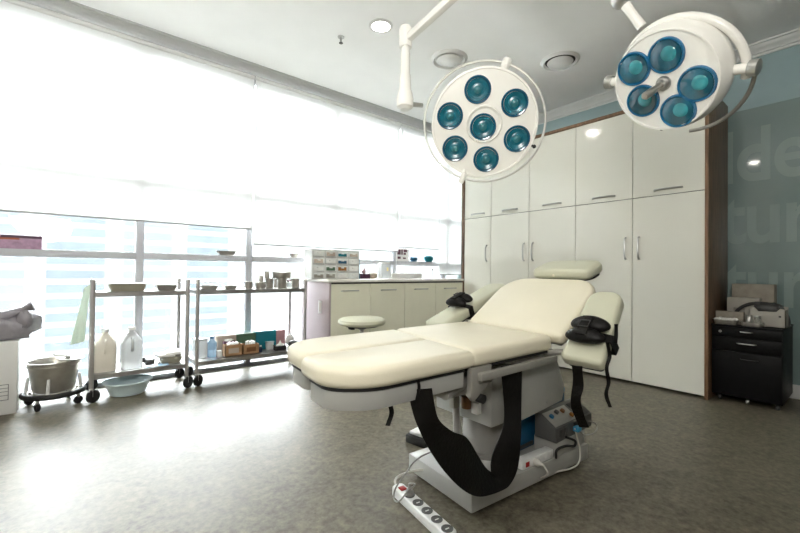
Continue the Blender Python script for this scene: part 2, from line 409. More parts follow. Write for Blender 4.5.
# ---- things on the counter
org = thing('drawer_organizer', 'clear sixteen-drawer organizer with coloured contents on the left end of the worktop', 'organizer', (2.10, 3.70, ZT))
ow, oh, odp = .278, .300, .16
fr = MB()
for k in range(5): fr.box(-ow+k*ow/2-.004, -ow+k*ow/2+.004, -odp/2, odp/2, 0, oh)
for k in range(5): fr.box(-ow, ow, -odp/2+.004, odp/2, k*oh/4-.003 if k else 0, k*oh/4+.003)
fr.box(-ow, ow, odp/2-.004, odp/2, 0, oh)
fr.obj('frame', 'plastic', org, smooth=False)
cont = ['steel', 'plastic', 'beige', 'drawerclear', 'steel', 'gbox', 'plastic', 'beige', 'plastic', 'amber', 'bluecase', 'tbox', 'drawerclear', 'plastic', 'drawerclear', 'beige']
for c in range(4):
    for r in range(4):
        x0 = -ow+c*ow/2+.007; z0 = r*oh/4+.006
        d = MB().box(x0, x0+ow/2-.014, -odp/2-.004, odp/2-.02, z0, z0+oh/4-.014, .003).obj('drawer', 'drawerclear', org)
        MB().box(x0+.045, x0+.08, -odp/2-.014, -odp/2-.004, z0+.03, z0+.042, .002).obj('pull', 'plastic', d)
        MB().box(x0+.012, x0+ow/2-.026, -odp/2-.0065, -odp/2-.0045, z0+.006, z0+.034+.020*random.random(), .0005).obj('contents', cont[c*4+r], d)
MB().box(ow+.001, ow+.012, -odp/2, odp/2, 0, oh*.72, .002).obj('side_cover', 'tbox', org)
single(MB().box(-.055, .055, -.05, .05, 0, .055, .003), 'carton', 'purpledk', 'small dark plum carton on the worktop right beside the drawer organizer', 'box', (2.50, 3.70, ZT))
single(MB().sphere((0, 0, .022), .022, 1.1, 1, 1, noise=.15).tube([(0, 0, .03), (.012, .0, .055), (.022, 0, .062)], [.012, .008, .002], 8), 'tissue_wad', 'pinkbox', 'crumpled pink tissue poking up from the small dark plum carton', 'tissue', (2.50, 3.70, ZT+.055))
rb = MB().lathe([(0, 0), (.04, 0), (.055, .02), (.058, .05), (.05, .062), (.0, .066)], 18)
single(rb, 'gauze_drum', 'beige', 'low round grey-beige gauze drum on the worktop beside the plum carton', 'drum', (2.635, 3.72, ZT))
bt = thing('canister', 'tall cloudy plastic canister with a yellow mark standing on the worktop', 'canister', (2.79, 3.70, ZT))
MB().prism(rrect(-.066, .066, -.05, .05, .02), 'z', 0, .175, .006).obj('body', 'clear', bt)
MB().prism(rrect(-.060, .060, -.045, .045, .02), 'z', .175, .19, .004).obj('lid', 'plastic', bt)
MB().box(-.004, .022, -.0525, -.0505, .09, .13, .001).obj('mark', mat('yellow print', (.75, .6, .2), .5, var=.2), bt)
single(MB().box(-.245, .245, -.06, .06, 0, .062, .006), 'storage_tray', 'plastic', 'long low whitish storage tray on the worktop under the window rail', 'tray', (3.13, 3.74, ZT))
rod = thing('drip_rod', 'thin upright steel rod with a small black knob on the worktop', 'rod', (3.33, 3.45, ZT))
MB().cyl((0, 0, .006), (0, 0, .105), .003, 8).obj('rod', 'chrome', rod)
MB().lathe([(0, 0), (.025, 0), (.025, .005), (0, .006)], 16).obj('foot', 'chrome', rod)
MB().sphere((.004, 0, .112), .011).obj('knob', 'unit', rod)
# ---- things on the window rail (top at z = 1.100)
ZR = 1.100
YR = YW-.012
single(MB().box(-.36, .0, -.022, .03, 0, .098, .002).box(-.36, 0.001, -.0225, .0305, .075, .0985).xf(Matrix()), 'box', 'purple', 'long mauve and plum carton on the window rail at the far left', 'box', (-.213, YR, ZR))
bx = bpy.data.objects['box']
MB().box(-.36, 0.001, -.0232, -.0226, .078, .0985).obj('top_band', 'purpledk', bx, smooth=False)
MB().box(-.30, -.12, -.0238, -.0233, .066, .079).obj('orange_stripe', 'orange', bx, smooth=False)
def kidney(label, x, L=.095):
    t = thing('kidney_dish', label, 'dish', (x, YR, ZR))
    MB().lathe([(0, 0), (.55, 0), (.8, .3), (1, 1), (.97, 1), (.76, .34), (.5, .06), (0, .06)], 24, Matrix.Diagonal((L, .045, .045, 1))).obj('bowl', 'steel', t)
kidney('shallow steel dish on the window rail above the left end of the wide cart', 1.11)
kidney('tiny steel dish on the window rail just left of the drawer organizer', 1.80, .05)
pr_ = thing('carton_stack', 'dark printed carton on the window rail near the tall cupboards', 'box', (3.31, YR, ZR))
MB().box(-.10, .10, -.025, .03, 0, .165, .002).obj('carton', 'plastic', pr_)
for (x0, x1, z0, z1) in ((-.095, -.04, .085, .155), (-.03, -.005, .085, .155), (.01, .07, .12, .155), (.01, .05, .085, .112), (-.09, -.04, .03, .06), (.0, .05, .03, .05)):
    MB().box(x0, x1, -.0265, -.0252, z0, z1).obj('print', 'print', pr_, smooth=False)
single(MB().lathe([(0, 0), (.04, 0), (.068, .03), (.055, .06), (0, .065)], 18, Matrix.Diagonal((1, .5, 1, 1))), 'bowl', 'bluecase', 'small blue bowl on the window rail beside the printed carton', 'bowl', (3.52, YR, ZR))
single(MB().lathe([(0, .0), (.05, .0), (.088, .04), (.08, .07), (.05, .085), (0, .086)], 18, Matrix.Diagonal((1, .4, 1, 1))), 'jar', 'tbox', 'teal oval jar on the window rail, nearest the tall cupboards', 'jar', (3.80, YR, ZR))

# ================================================================== CARTS
def cart(x0, x1, label):
    y0, y1 = 3.59, 3.95
    t = thing('instrument_cart', label, 'cart', ((x0+x1)/2, (y0+y1)/2, 0), group='steel instrument carts by the window')
    for (x, y) in ((x0, y0), (x1, y0), (x0, y1), (x1, y1)):
        rr = .0145 if y == y0 else .0125
        MB().cyl((x, y, .095), (x, y, .875), rr, 12).sphere((x, y, .875), rr, sz=.6).obj('post', 'steeldk', t, world=True)
        c = MB().box(x-.012, x+.012, y-.018, y+.018, .088, .100, .003).box(x-.012, x-.007, y-.03, y+.014, .045, .098, .002).box(x+.007, x+.012, y-.03, y+.014, .045, .098, .002).obj('caster', 'chrome', t, world=True)
        mt = Matrix.Translation((x+.012, y-.012, .046)) @ Matrix.Rotation(-.95, 4, 'Z') @ Matrix.Rotation(PI/2, 4, 'Y')
        MB().lathe([(0, -.012), (.039, -.013), (.046, -.008), (.046, .008), (.039, .013), (0, .012)], 24, mt).obj('wheel', 'black', c, world=True)
    for z in (.195, .79):
        s = MB().box(x0+.004, x1-.004, y0+.002, y1-.002, z-.008, z-.002)
        for (a, b, c_, d) in ((x0, x1, y0-.004, y0+.002), (x0, x1, y1-.002, y1+.004), (x0-.003, x0+.003, y0, y1), (x1-.003, x1+.003, y0, y1)):
            s.box(a, b, c_, d, z-.034, z, .001, 1)
        s.obj('shelf', 'shelfst', t, world=True)
    MB().tube([(x0, y1, .845), (x1, y1, .845)], .004, 8).tube([(x0, y0, .845), (x0, y1, .845)], .004, 8).tube([(x1, y0, .845), (x1, y1, .845)], .004, 8).obj('guard_rail', 'chrome', t, world=True)
    return t
cart(.088, .700, 'narrow two-shelf steel cart on casters with jugs on its lower shelf')
cart(.774, 1.738, 'wide two-shelf steel cart on casters loaded with cans and boxes')
Z1, Z2 = .790, .195
def tray_mesh(w, d, h, th=.005, flare=.018):
    mb = MB(); n = 5
    o = [(rrect(-w+flare, w-flare, -d+flare, d-flare, .02, n), 0), (rrect(-w+flare*.4, w-flare*.4, -d+flare*.4, d-flare*.4, .025, n), h*.55), (rrect(-w+.004, w-.004, -d+.004, d-.004, .03, n), h*.92), (rrect(-w-.006, w+.006, -d-.006, d+.006, .035, n), h),
         (rrect(-w+.008, w-.008, -d+.008, d-.008, .028, n), h), (rrect(-w+flare+.004, w-flare-.004, -d+flare+.004, d-flare-.004, .02, n), th)]
    b = bmesh.new(); R_ = [[b.verts.new((p[0], p[1], z)) for p in poly] for poly, z in o]; N = len(R_[0])
    for A, B in zip(R_, R_[1:]):
        for k in range(N): b.faces.new((A[k], A[(k+1) % N], B[(k+1) % N], B[k]))
    b.faces.new(R_[0][::-1]); b.faces.new(R_[-1]); bmesh.ops.recalc_face_normals(b, faces=b.faces[:])
    return mb._merge(b)
def px(x, y, Y): return at(x, y, Y=Y).x
YT = 3.72
M['enamel'] = mat('cream enamel tray', (.34, .32, .25), .3, .2, var=.06)
tr = thing('covered_tray', 'wide cream enamel tray with white lid at left on the narrow cart top', 'tray', ((px(107, 288, YT)+px(146, 288, YT))/2, YT, Z1))
MB()._merge(tray_mesh(.123, .10, .058).bm).obj('basin', 'enamel', tr)
lm = MB().prism(rrect(-.115, .115, -.09, .09, .03), 'z', .056, .064, .003)
lm.obj('lid', 'plastic', tr)
tr2 = thing('covered_tray', 'smaller grey steel lidded tray at the right end of the narrow cart top', 'tray', ((px(154, 287, YT)+px(178, 287, YT))/2, YT, Z1))
MB()._merge(tray_mesh(.077, .07, .045).bm).obj('basin', 'steel', tr2)
MB().prism(rrect(-.07, .07, -.063, .063, .02), 'z', .044, .05, .002).obj('lid', 'plastic', tr2)
for (a, b, lab) in ((199.7, 217, 'wider steel basin at the left end of the wide cart top'), (223.3, 235.8, 'narrow steel basin, second from the left on the wide cart top')):
    xa, xb = px(a, 287, YT), px(b, 287, YT); h = .036 if a < 210 else .032
    single(tray_mesh((xb-xa)/2, .07, h, flare=.012), 'steel_basin', 'steel', lab, 'basin', ((xa+xb)/2, YT, Z1))
# canisters
def can(pxa, pxb, ytop, Y, zb, label, handles=False, lid=True, name='steel_can', mm='steel'):
    xa, xb = px(pxa, 283, Y), px(pxb, 283, Y); r = (xb-xa)/2*1.10; cx = (xa+xb)/2
    h = at((pxa+pxb)/2, ytop, Y=Y).z - zb
    t = thing(name, label, 'can', (cx, Y, zb), group='steel cans on the wide cart')
    MB().lathe([(0, 0), (r*.94, 0), (r*.97, .004), (r*.97, h*.80), (r*.93, h*.82), (r*.93, h*.86), (0, h*.86)], 22).obj('body', mm, t)
    MB().lathe([(r, h*.80), (r, h*.97), (r*.9, h), (0, h)], 22).obj('lid', mm, t)
    if handles:
        for s in (-1, 1):
            MB().tube([(s*r*.9, 0, h*.35), (s*(r+.022), 0, h*.35), (s*(r+.022), 0, h*.62), (s*r*.9, 0, h*.62)], .004, 6).obj('side_handle', 'steel', t)
    return h
can(245.5, 252.2, 281.5, 3.72, Z1, 'steel pot with two side handles, leftmost of the cans on the wide cart', True)
hC = can(256, 265, 281.8, 3.70, Z1, 'squat steel can right of the two-handled pot on the wide cart')
hD = can(265.8, 272.8, 278.2, 3.755, Z1, 'tall steel can supporting a small can, mid group on the wide cart')
hE = can(277.8, 286, 278.4, 3.72, Z1, 'thick steel can under the wide drum on the wide cart')
can(292, 298.8, 278.2, 3.72, Z1, 'tall steel can at the right end of the wide cart top')
can(259.2, 263, 275.6, 3.70, Z1+hC, 'tiny steel can standing on the squat can')
can(264.8, 268.9, 271.4, 3.755, Z1+hD, 'small steel can standing on the tall middle can')
can(274, 276.8, 278.6, 3.82, Z1, 'slim steel can half hidden between the two thicker cans')
can(273.5, 289.5, 271.8, 3.73, Z1+hE, 'wide flat steel drum resting across the tops of the thick cans', name='steel_drum')
gj = thing('glass_jar', 'small clear jar with dark contents between the thick can and the rightmost can', 'jar', (px(289, 285, 3.80), 3.80, Z1))
MB().lathe([(0, 0), (.026, 0), (.028, .01), (.028, .05), (.02, .06), (0, .06)], 16).obj('glass', 'glassjar', gj)
MB().lathe([(0, .06), (.024, .06), (.024, .076), (0, .078)], 16).obj('lid', 'print', gj)

# ---- jugs on the narrow cart
def jug(cx, label, mm, fill):
    t = thing('gallon_jug', label, 'jug', (cx, 3.70, Z2), group='gallon jugs on the narrow cart')
    mb = MB(); n = 5
    b = bmesh.new(); w, d = .070, .062
    prof_ = [(.98, 0, .03), (1.0, .006, .03), (1, .05, .03), (1, .19, .03), (.98, .205, .032), (.90, .220, .035), (.42, .270, .025), (.30, .277, .018), (.29, .292, .018)]
    R_ = [[b.verts.new((p[0], p[1], z)) for p in rrect(-w*k, w*k, -d*k, d*k, min(rr, w*k*.95), n)] for k, z, rr in prof_]; N = len(R_[0])
    for A, B in zip(R_, R_[1:]):
        for k in range(N): b.faces.new((A[k], A[(k+1) % N], B[(k+1) % N], B[k]))
    b.faces.new(R_[0][::-1]); b.faces.new(R_[-1]); mb._merge(b); mb.obj('body', mm, t)
    MB().lathe([(0, .293), (.023, .293), (.024, .296), (.024, .312), (.021, .316), (0, .316)], 18).obj('cap', 'plastic', t)
    MB().tube(smoothpath([(.0, -.043, .236), (.0, -.078, .225), (.0, -.084, .17), (.0, -.066, .14)], 5), .009, 8).obj('handle', mm, t)
    if fill: MB().box(-.05, .05, -.0672, -.0662, .03, .13, .0004).obj('label_sticker', 'cream', t)
jug(px(106.5, 350, 3.7)-.010, 'cream filled plastic jug beside the left post of the narrow cart', 'cream', True)
jug(px(129.5, 350, 3.7)+.012, 'cloudy white plastic jug, the right one of the pair on the narrow cart', 'clear', False)
# dark gadget, plastic sheet, white pack tray
g = thing('clipper', 'small dark grey clipper lying beside the white jug', 'tool', (px(150, 358, 3.72), 3.74, Z2))
MB().box(-.035, .035, -.03, .03, 0, .045, .012).obj('body', 'unit', g); MB().box(-.05, -.03, -.012, .012, .02, .06, .004).obj('head', 'unitdk', g)
rows = [[Vector((px(146, 365, 3.62)+.22*i/8-.01, 3.60+.012*j, Z2+.002+.010*abs(math.sin(i*1.7+j*2.1))*(1 if j else .3))) for i in range(7)] for j in range(6)]
o = MB().grid(rows, .001).obj('plastic_sheet', 'bluewater'); tag(o, 'crumpled pale blue plastic sheet at the front edge of the narrow cart shelf', 'sheet')
pt = thing('supply_tray', 'steel tray heaped with white packs at the right of the narrow cart shelf', 'tray', (px(170, 358, 3.74), 3.76, Z2))
tray_mesh(.085, .10, .055).obj('tray', 'enamel', pt)
pk = MB(); pk.box(-.10, .02, -.08, .07, .052, .072, .006, rot=Euler((0, .05, .15))); pk.box(-.03, .08, -.07, .08, .062, .085, .006, rot=Euler((0, -.08, -.1)))
pk.obj('white_packs', 'tissue', pt)
# basin on the floor
bs = thing('wash_basin', 'pale aqua plastic basin on the floor under the narrow cart', 'basin', (.315, 3.70, 0))
MB().lathe([(0, 0), (.105, 0), (.115, .006), (.145, .085), (.165, .098), (.165, .104), (.150, .104), (.137, .092), (.108, .012), (0, .012)], 32).obj('bowl', 'basin', bs)
# cloth hanging over the left side of the narrow cart
rows = [[Vector((.106, 3.60+.014*j, .852)) for j in range(10)]]
for i in range(9):
    rows.append([Vector((.076-.0040*i-(.0046*j)*(1+.10*i)-.004*math.sin(j*1.9+i*.4), 3.60+.014*j, .852-.41*i/8-.004*j)) for j in range(10)])
o = MB().grid(rows, .003).obj('towel', 'mint'); tag(o, 'pale mint towel hung over the left rail of the narrow cart', 'towel')

# ---- things on the lower shelf of the wide cart
def cbox(pxa, pxb, ytop, Y, dep, mm, name, label, cat='box', zb=Z2, bev=.002):
    xa, xb = px(pxa, 345, Y), px(pxb, 345, Y); h = at((pxa+pxb)/2, ytop, Y=Y).z - zb
    return single(MB().box(-(xb-xa)/2, (xb-xa)/2, 0, dep, 0, h, bev), name, mm, label, cat, ((xa+xb)/2, Y, zb)), h
b1 = thing('storage_jar', 'tall cloudy plastic jar at the left end of the wide cart lower shelf', 'jar', (px(200.5, 350, 3.76), 3.78, Z2))
MB().prism(rrect(-.05, .05, -.06, .06, .015), 'z', 0, .15, .004).obj('body', 'clear', b1)
MB().prism(rrect(-.052, .052, -.062, .062, .015), 'z', .15, .168, .004).obj('lid', 'clear', b1)
b2 = thing('water_bottle', 'pale blue plastic bottle beside the cloudy jar on the wide cart', 'bottle', (px(212.5, 350, 3.72), 3.74, Z2))
MB().lathe([(0, 0), (.035, 0), (.038, .006), (.038, .06), (.036, .065), (.038, .07), (.038, .125), (.018, .150), (.016, .160), (0, .160)], 20).obj('body', 'bluewater', b2)
MB().lathe([(0, .161), (.018, .161), (.018, .178), (0, .178)], 16).obj('cap', 'bluecase', b2)
cbox(217.5, 222, 351, 3.66, .04, 'plastic', 'carton', 'tiny white carton at the front edge of the wide cart shelf by the blue bottle')
cbox(217, 236.3, 335.5, 3.82, .08, 'beige', 'carton', 'grey-beige carton standing behind the brown box with white packs')
cbox(236.5, 256, 333.5, 3.82, .08, 'gbox', 'carton', 'dark green carton standing at the back of the wide cart shelf')
cbox(256.3, 276, 331, 3.80, .09, 'tbox', 'carton', 'teal carton standing right of the green one on the wide cart')
cbox(276.3, 285, 330.2, 3.84, .06, 'pinkbox', 'carton', 'dusty pink carton at the right end of the back row on the wide cart')
o, h = cbox(224, 236, 341.5, 3.76, .05, 'print', 'carton', 'dark plum carton squeezed behind the left brown box')
single(MB().sphere((0, 0, .010), .028, 1.3, .9, .4, noise=.2), 'tissue_wad', 'tissue', 'white wad of tissue on the dark plum carton', 'tissue', (px(229, 340, 3.785), 3.785, Z2+h))
def openbox(pxa, pxb, ytop, Y, dep, mm, label, fillname, fm, filllab):
    xa, xb = px(pxa, 345, Y), px(pxb, 345, Y); h = at((pxa+pxb)/2, ytop, Y=Y).z - Z2; w = (xb-xa)/2
    t = thing('open_carton', label, 'box', ((xa+xb)/2, Y, Z2))
    mb = MB(); th = .004
    mb.box(-w, w, 0, th, 0, h); mb.box(-w, w, dep-th, dep, 0, h); mb.box(-w, -w+th, 0, dep, 0, h); mb.box(w-th, w, 0, dep, 0, h); mb.box(-w, w, 0, dep, 0, th)
    mb.obj('tray_box', mm, t, smooth=False)
    MB().box(-w*.6, w*.6, -.001, .0, h*.25, h*.7).obj('printed_panel', fm, t, smooth=False)
    return (xa+xb)/2, h, w
cx, h, w = openbox(225.3, 242.3, 344.8, 3.66, .085, 'card', 'brown open carton with white packs, left of the two brown ones', 'p', 'beige', '')
pk = MB()
for k in range(6): pk.box(-.042+.015*k, -.031+.015*k, .012, .07, .008, h+.012+.006*(k % 2), .002)
single(pk, 'swab_packs', 'tissue', 'row of white swab packs standing in the left brown carton', 'packs', (cx, 3.66, Z2))
cx, h, w = openbox(243.6, 259, 344.2, 3.66, .085, 'card', 'brown open carton with grey packs, right of the two brown ones', 'p', 'brown', '')
pk = MB()
for k in range(5): pk.box(-.036+.016*k, -.024+.016*k, .012, .07, .008, h+.022+.006*(k % 2), .002)
single(pk, 'suture_packs', 'drawerclear', 'row of grey packs standing tall in the right brown carton', 'packs', (cx, 3.66, Z2))
vb = thing('vial', 'small navy bottle with white cap beside the right brown carton', 'bottle', (px(261, 347, 3.68), 3.69, Z2))
MB().lathe([(0, 0), (.013, 0), (.014, .004), (.014, .04), (.008, .05), (0, .05)], 14).obj('body', 'navy', vb)
MB().lathe([(0, .05), (.009, .05), (.009, .062), (0, .062)], 12).obj('cap', 'plastic', vb)
pc = thing('plastic_tub', 'white plastic tub behind the black box on the wide cart', 'tub', (px(270, 343, 3.76), 3.766, Z2))
tray_mesh(.043, .025, .075, flare=.006).obj('tub', 'clear', pc)
bb = thing('glove_box', 'open black box with white tissue rising out, near the right end of the wide cart', 'box', (px(280.5, 346, 3.68), 3.692, Z2))
tray_mesh(.062, .034, .042, flare=.004).obj('box', 'black', bb)
tb_ = MB().sphere((0, 0, .042), .03, 1.3, .9, .6, noise=.2); tb_.lathe([(.02, .05), (.012, .07), (.003, .09), (0, .095)], 8)
tb_.obj('tissue', 'tissue', bb)
single(MB().sphere((0, 0, .035), .04, 1.25, 1, .85, noise=.05).box(-.03, .03, -.03, .03, 0, .01, .003), 'tape_roll', 'unitdk', 'dark rounded pouch at the right end of the wide cart shelf', 'pouch', (px(294, 342, 3.72), 3.74, Z2))
single(MB().sphere((0, 0, .055), .045, 1.0, .8, 1.2, u=14, v=9, noise=.14), 'plastic_bag', 'tissue', 'crumpled white plastic bag behind the dark pouch on the wide cart', 'bag', (px(290, 340, 3.84), 3.85, Z2))

# ================================================================== KICK BUCKET, BOX, BAG
bk = thing('kick_bucket', 'steel kick bucket in a wheeled ring stand left of the narrow cart', 'bucket', (-.116, 3.71, 0))
MB().lathe([(0, .105), (.108, .105), (.116, .112), (.144, .30), (.150, .304), (.150, .312), (.141, .312), (.136, .298), (.110, .118), (0, .118)], 36).obj('pail', 'steel', bk)
MB().torus(.143, .004, Matrix.Translation((0, 0, .282)), 36, 8).obj('bead', 'steel', bk)
MB().torus(.163, .0185, Matrix.Translation((0, 0, .090)), 48).obj('bumper', 'black', bk)
MB().torus(.140, .006, Matrix.Translation((0, 0, .096)), 40).torus(.118, .005, Matrix.Translation((0, 0, .098)), 40).obj('ring', 'steel', bk)
for k in range(4):
    a = -1.75+k*PI/2
    c, s_ = math.cos(a), math.sin(a)
    MB().tube([(.150*c, .150*s_, .10), (.146*c, .146*s_, .15), (.138*c, .138*s_, .205)], [.011, .010, .008], 8).obj('strut', 'plastic', bk)
    MB().tube([(.155*c, .155*s_, .095), (.108*c, .108*s_, .100)], .005, 8).obj('spoke', 'steel', bk)
    a2 = a-.35; c2, s2 = math.cos(a2), math.sin(a2)
    cs = MB().box(-.010, .010, -.012, .012, .045, .080, .003).xf(Matrix.Translation((.155*c2, .155*s2, 0))).obj('caster', 'chrome', bk)
    MB().lathe([(.006, -.010), (.024, -.010), (.028, -.006), (.028, .006), (.024, .010), (.006, .010)], 20, Matrix.Translation((.155*c2, .155*s2, .028)) @ Matrix.Rotation(a+.6, 4, 'Z') @ Matrix.Rotation(PI/2, 4, 'X')).obj('wheel', 'black', cs)
ld = MB().lathe([(0, .004), (.066, .004), (.074, .010), (.078, .010), (.078, .006), (.066, 0), (0, 0)], 28)
ldo = single(ld, 'basin_lid', 'steel', 'shallow steel dish laid askew across the kick bucket rim', 'dish', (-.03, 3.64, .322))
ldo.rotation_euler = (.06, .05, .3)
single(MB().box(-.05, .05, -.02, .02, 0, .016, .005, rot=Euler((0, .3, .3))), 'gauze_pack', 'plastic', 'folded white pack lying on the steel dish over the bucket', 'pack', (-.075, 3.65, .340))

cbx = thing('storage_box', 'white cardboard box on the floor at the far left below the grey bag', 'box', (-.60, 3.80, 0))
MB().box(-.30, .302, -.173, .15, 0, .474, .004).obj('carton', 'plastic', cbx)
for (x0, x1, z0, z1) in ((.10, .262, .095, .098), (.10, .262, .195, .198), (.259, .262, .095, .198), (.10, .262, .125, .1275), (.10, .262, .15, .1525), (.10, .262, .172, .1745)):
    MB().box(x0, x1, -.1745, -.1732, z0, z1).obj('printed_line', 'unitdk', cbx, smooth=False)
bg = MB(); b = bmesh.new(); bmesh.ops.create_uvsphere(b, u_segments=36, v_segments=18, radius=1)
for v in b.verts:
    p = v.co.copy(); ang = math.atan2(p.y, p.x)
    k = 1 + .07*math.sin(ang*5+p.z*4) + .05*math.sin(ang*11+2*p.z) + .03*math.sin(p.x*17+p.z*13)
    v.co = Vector((p.x*.37*k, p.y*.15*k, (p.z*.105*k if p.z > 0 else -.10*min(1, abs(p.z)*1.9)**.7)))
bg._merge(b)
bgo = thing('plastic_bag', 'grey knotted plastic bag slumped on the white cardboard box', 'bag', (-.585, 3.79, .4745+.10))
bg.obj('bag', 'greycloth', bgo)
kn = MB(); kn.tube(smoothpath([(.16, -.04, .04), (.26, -.06, .085), (.30, -.06, .105), (.35, -.06, .125)], 5), [.05, .045, .04, .034, .030, .027, .024, .022, .020, .018, .017, .018, .022, .026, .032, .036][:16], 10)
kn.sphere((.31, -.07, .035), .045, .9, .6, 1.4, noise=.15)
kn.obj('knot', 'greycloth', bgo)

# ================================================================== STOOL
st = thing('round_stool', 'round cream stool with black base standing behind the foot end of the table', 'stool', (1.907, 2.84, -.085))
MB().lathe([(0, .585), (.165, .585), (.192, .592), (.205, .612), (.200, .634), (.175, .648), (.08, .654), (0, .655)], 40).obj('seat', 'vinylgn', st)
MB().lathe([(0, .575), (.14, .575), (.15, .585), (0, .585)], 28).obj('seat_plate', 'black', st)
MB().lathe([(0, .24), (.026, .24), (.026, .44), (.016, .45), (.016, .54), (.045, .56), (.05, .576), (0, .576)], 18).obj('gas_column', 'chrome', st)
MB().box(-.12, -.09, -.03, .03, .555, .575, .004).obj('lever', 'black', st)
for k in range(5):
    a = 2*PI*k/5+.3; c, s_ = math.cos(a), math.sin(a)
    lg = MB().tube([(.015*c, .015*s_, .26), (.10*c, .10*s_, .22), (.21*c, .21*s_, .165)], [.022, .018, .014], 10).obj('leg', 'black', st)
    MB().lathe([(0, -.012), (.026, -.012), (.030, -.006), (.030, .006), (.026, .012), (0, .012)], 18, Matrix.Translation((.21*c, .21*s_, .115)) @ Matrix.Rotation(a, 4, 'Z') @ Matrix.Rotation(PI/2, 4, 'X')).obj('caster_wheel', 'black', lg)
    MB().cyl((.21*c, .21*s_, .12), (.21*c, .21*s_, .17), .009, 8).obj('caster_stem', 'chrome', lg)

# ================================================================== EXAMINATION TABLE
et = thing('examination_table', 'cream vinyl surgical couch on a white pedestal base in the middle of the room', 'couch', (1.6, 1.18, 0))
def tp(mb, name, m_, par=None): return mb.obj(name, m_, par or et, world=True)
# base
BM = Matrix.Translation((1.207, 1.015, 0)) @ Matrix.Rotation(math.radians(-4.5), 4, 'Z')
bp_ = tp(MB().box(0, .83, 0, .42, .022, .10, .006).xf(BM), 'base_plate', 'basewhite')
tp(MB().box(.04, .79, .04, .38, .010, .023).xf(BM), 'plinth', 'seam', bp_)
for (x, y) in ((.06, .06), (.77, .06), (.06, .36), (.77, .36)):
    tp(MB().lathe([(0, 0), (.03, 0), (.03, .008), (.02, .014), (0, .014)], 16, BM @ Matrix.Translation((x, y, 0))), 'levelling_foot', 'black', bp_)
tp(MB().box(.27, .60, .055, .085, .100, .118, .003).xf(BM), 'ledge', 'framegrey', bp_)
cc = (1.575, 1.245)
tp(MB().lathe([(0, .10), (.135, .10), (.135, .115), (.112, .12), (.112, .33), (.10, .332), (.10, .56), (0, .56)], 40, Matrix.Translation((*cc, 0))), 'column', 'column')
hs = tp(MB().box(1.385, 1.76, 1.060, 1.40, .298, .565, .010), 'housing', 'framegrey')
# pads (plan outlines follow a slightly skewed cross seam)
ZB, ZTp = .622, .688
def pad(outline, z0, z1, name, m_='vinyl', bev=.024, par=None, mtx=None):
    return tp(MB().prism(outline, 'z', z0, z1, bev, 5, mtx), name, m_, par)
def legpad(x0n, x0f, x1n, x1f, y0, y1, outer):
    """foot corner at the outer side is broad"""
    R_ = .20; n = 12; out = []
    if outer == 'near':
        for k in range(n+1):
            t = PI+.5*PI*k/n; out.append((x0n+R_+R_*math.cos(t), y0+.155+.155*math.sin(t)))
        out += [(x1n, y0), (x1f, y1)]
        for k in range(5):
            t = .5*PI+.5*PI*k/4; out.append((x0f+.03+.03*math.cos(t), y1-.03+.03*math.sin(t)))
    else:
        for k in range(5):
            t = PI+.5*PI*k/4; out.append((x0n+.03+.03*math.cos(t), y0+.03+.03*math.sin(t)))
        out += [(x1n, y0), (x1f, y1)]
        for k in range(n+1):
            t = .5*PI+.5*PI*k/n; out.append((x0f+R_+R_*math.cos(t), y1-.155+.155*math.sin(t)))
    return out
near = legpad(.555, .565, 1.105, 1.150, .925, 1.213, 'near')
far = legpad(.590, .60, 1.152, 1.205, 1.219, 1.510, 'far')
LPN = pad(near, ZB, ZTp, 'leg_pad'); LPF = pad(far, ZB, ZTp, 'leg_pad')
def inset(poly, d):
    cx = sum(p[0] for p in poly)/len(poly); cy = sum(p[1] for p in poly)/len(poly)
    return [(p[0]+d*(1 if p[0] < cx else -1)*min(1, abs(p[0]-cx)/.12), p[1]+d*(1 if p[1] < cy else -1)*min(1, abs(p[1]-cy)/.08)) for p in poly]
for poly in (near, far):
    tp(MB().prism(inset(poly, .022), 'z', ZB-.010, ZB+.006), 'leg_board', 'black')
    tp(MB().prism(inset(poly, .026), 'z', ZB-.068, ZB-.010, .004), 'leg_frame', 'framegrey')
seat = [(1.095, .928), (1.662, .928), (1.720, 1.512), (1.193, 1.512)]
def corner(poly, r=.05):
    out = []
    for i, p in enumerate(poly):
        p = Vector(p); a = (Vector(poly[i-1])-p).normalized(); b_ = (Vector(poly[(i+1) % len(poly)])-p).normalized()
        for k in range(6):
            t = k/5; q = (1-t)**2*(p+a*r)+2*t*(1-t)*p+t*t*(p+b_*r); out.append((q.x, q.y))
    return out
SP = pad(corner(seat), ZB, ZTp+.002, 'seat_pad')
tp(MB().prism(inset(seat, .022), 'z', ZB-.012, ZB+.006), 'seat_board', 'black')
tp(MB().prism([(1.085, .955), (1.125, .955), (1.222, 1.49), (1.180, 1.49)], 'z', ZB+.01, ZTp-.010), 'seam_welt', 'vinyl')
tp(MB().prism([(1.42, .97), (1.64, .97), (1.69, 1.46), (1.45, 1.46)], 'z', ZB-.045, ZB-.012, .003), 'seat_frame', 'framegrey2')
# back section: hinged at the seam, tilted up
TB = math.radians(32.5)
hinge = Vector((1.668, .93, ZTp-.002))
MBK = Matrix.Translation(hinge) @ Matrix(((1, .095, 0, 0), (0, 1, 0, 0), (0, 0, 1, 0), (0, 0, 0, 1))) @ Matrix.Rotation(-TB, 4, 'Y')
bkout = rrect(.004, .480, -.030, .572, [.035, .13, .16, .035], 8)
BP = pad(bkout, -.062, 0.0, 'back_pad', mtx=MBK)
tp(MB().prism(inset(bkout, .022), 'z', -.076, -.060, 0, mtx=MBK), 'back_board', 'framegrey2')
tp(MB().box(.05, .40, .02, .045, -.105, -.075, .004).box(.05, .40, .54, .565, -.105, -.075, .004).xf(MBK), 'back_rail', 'framegrey2')
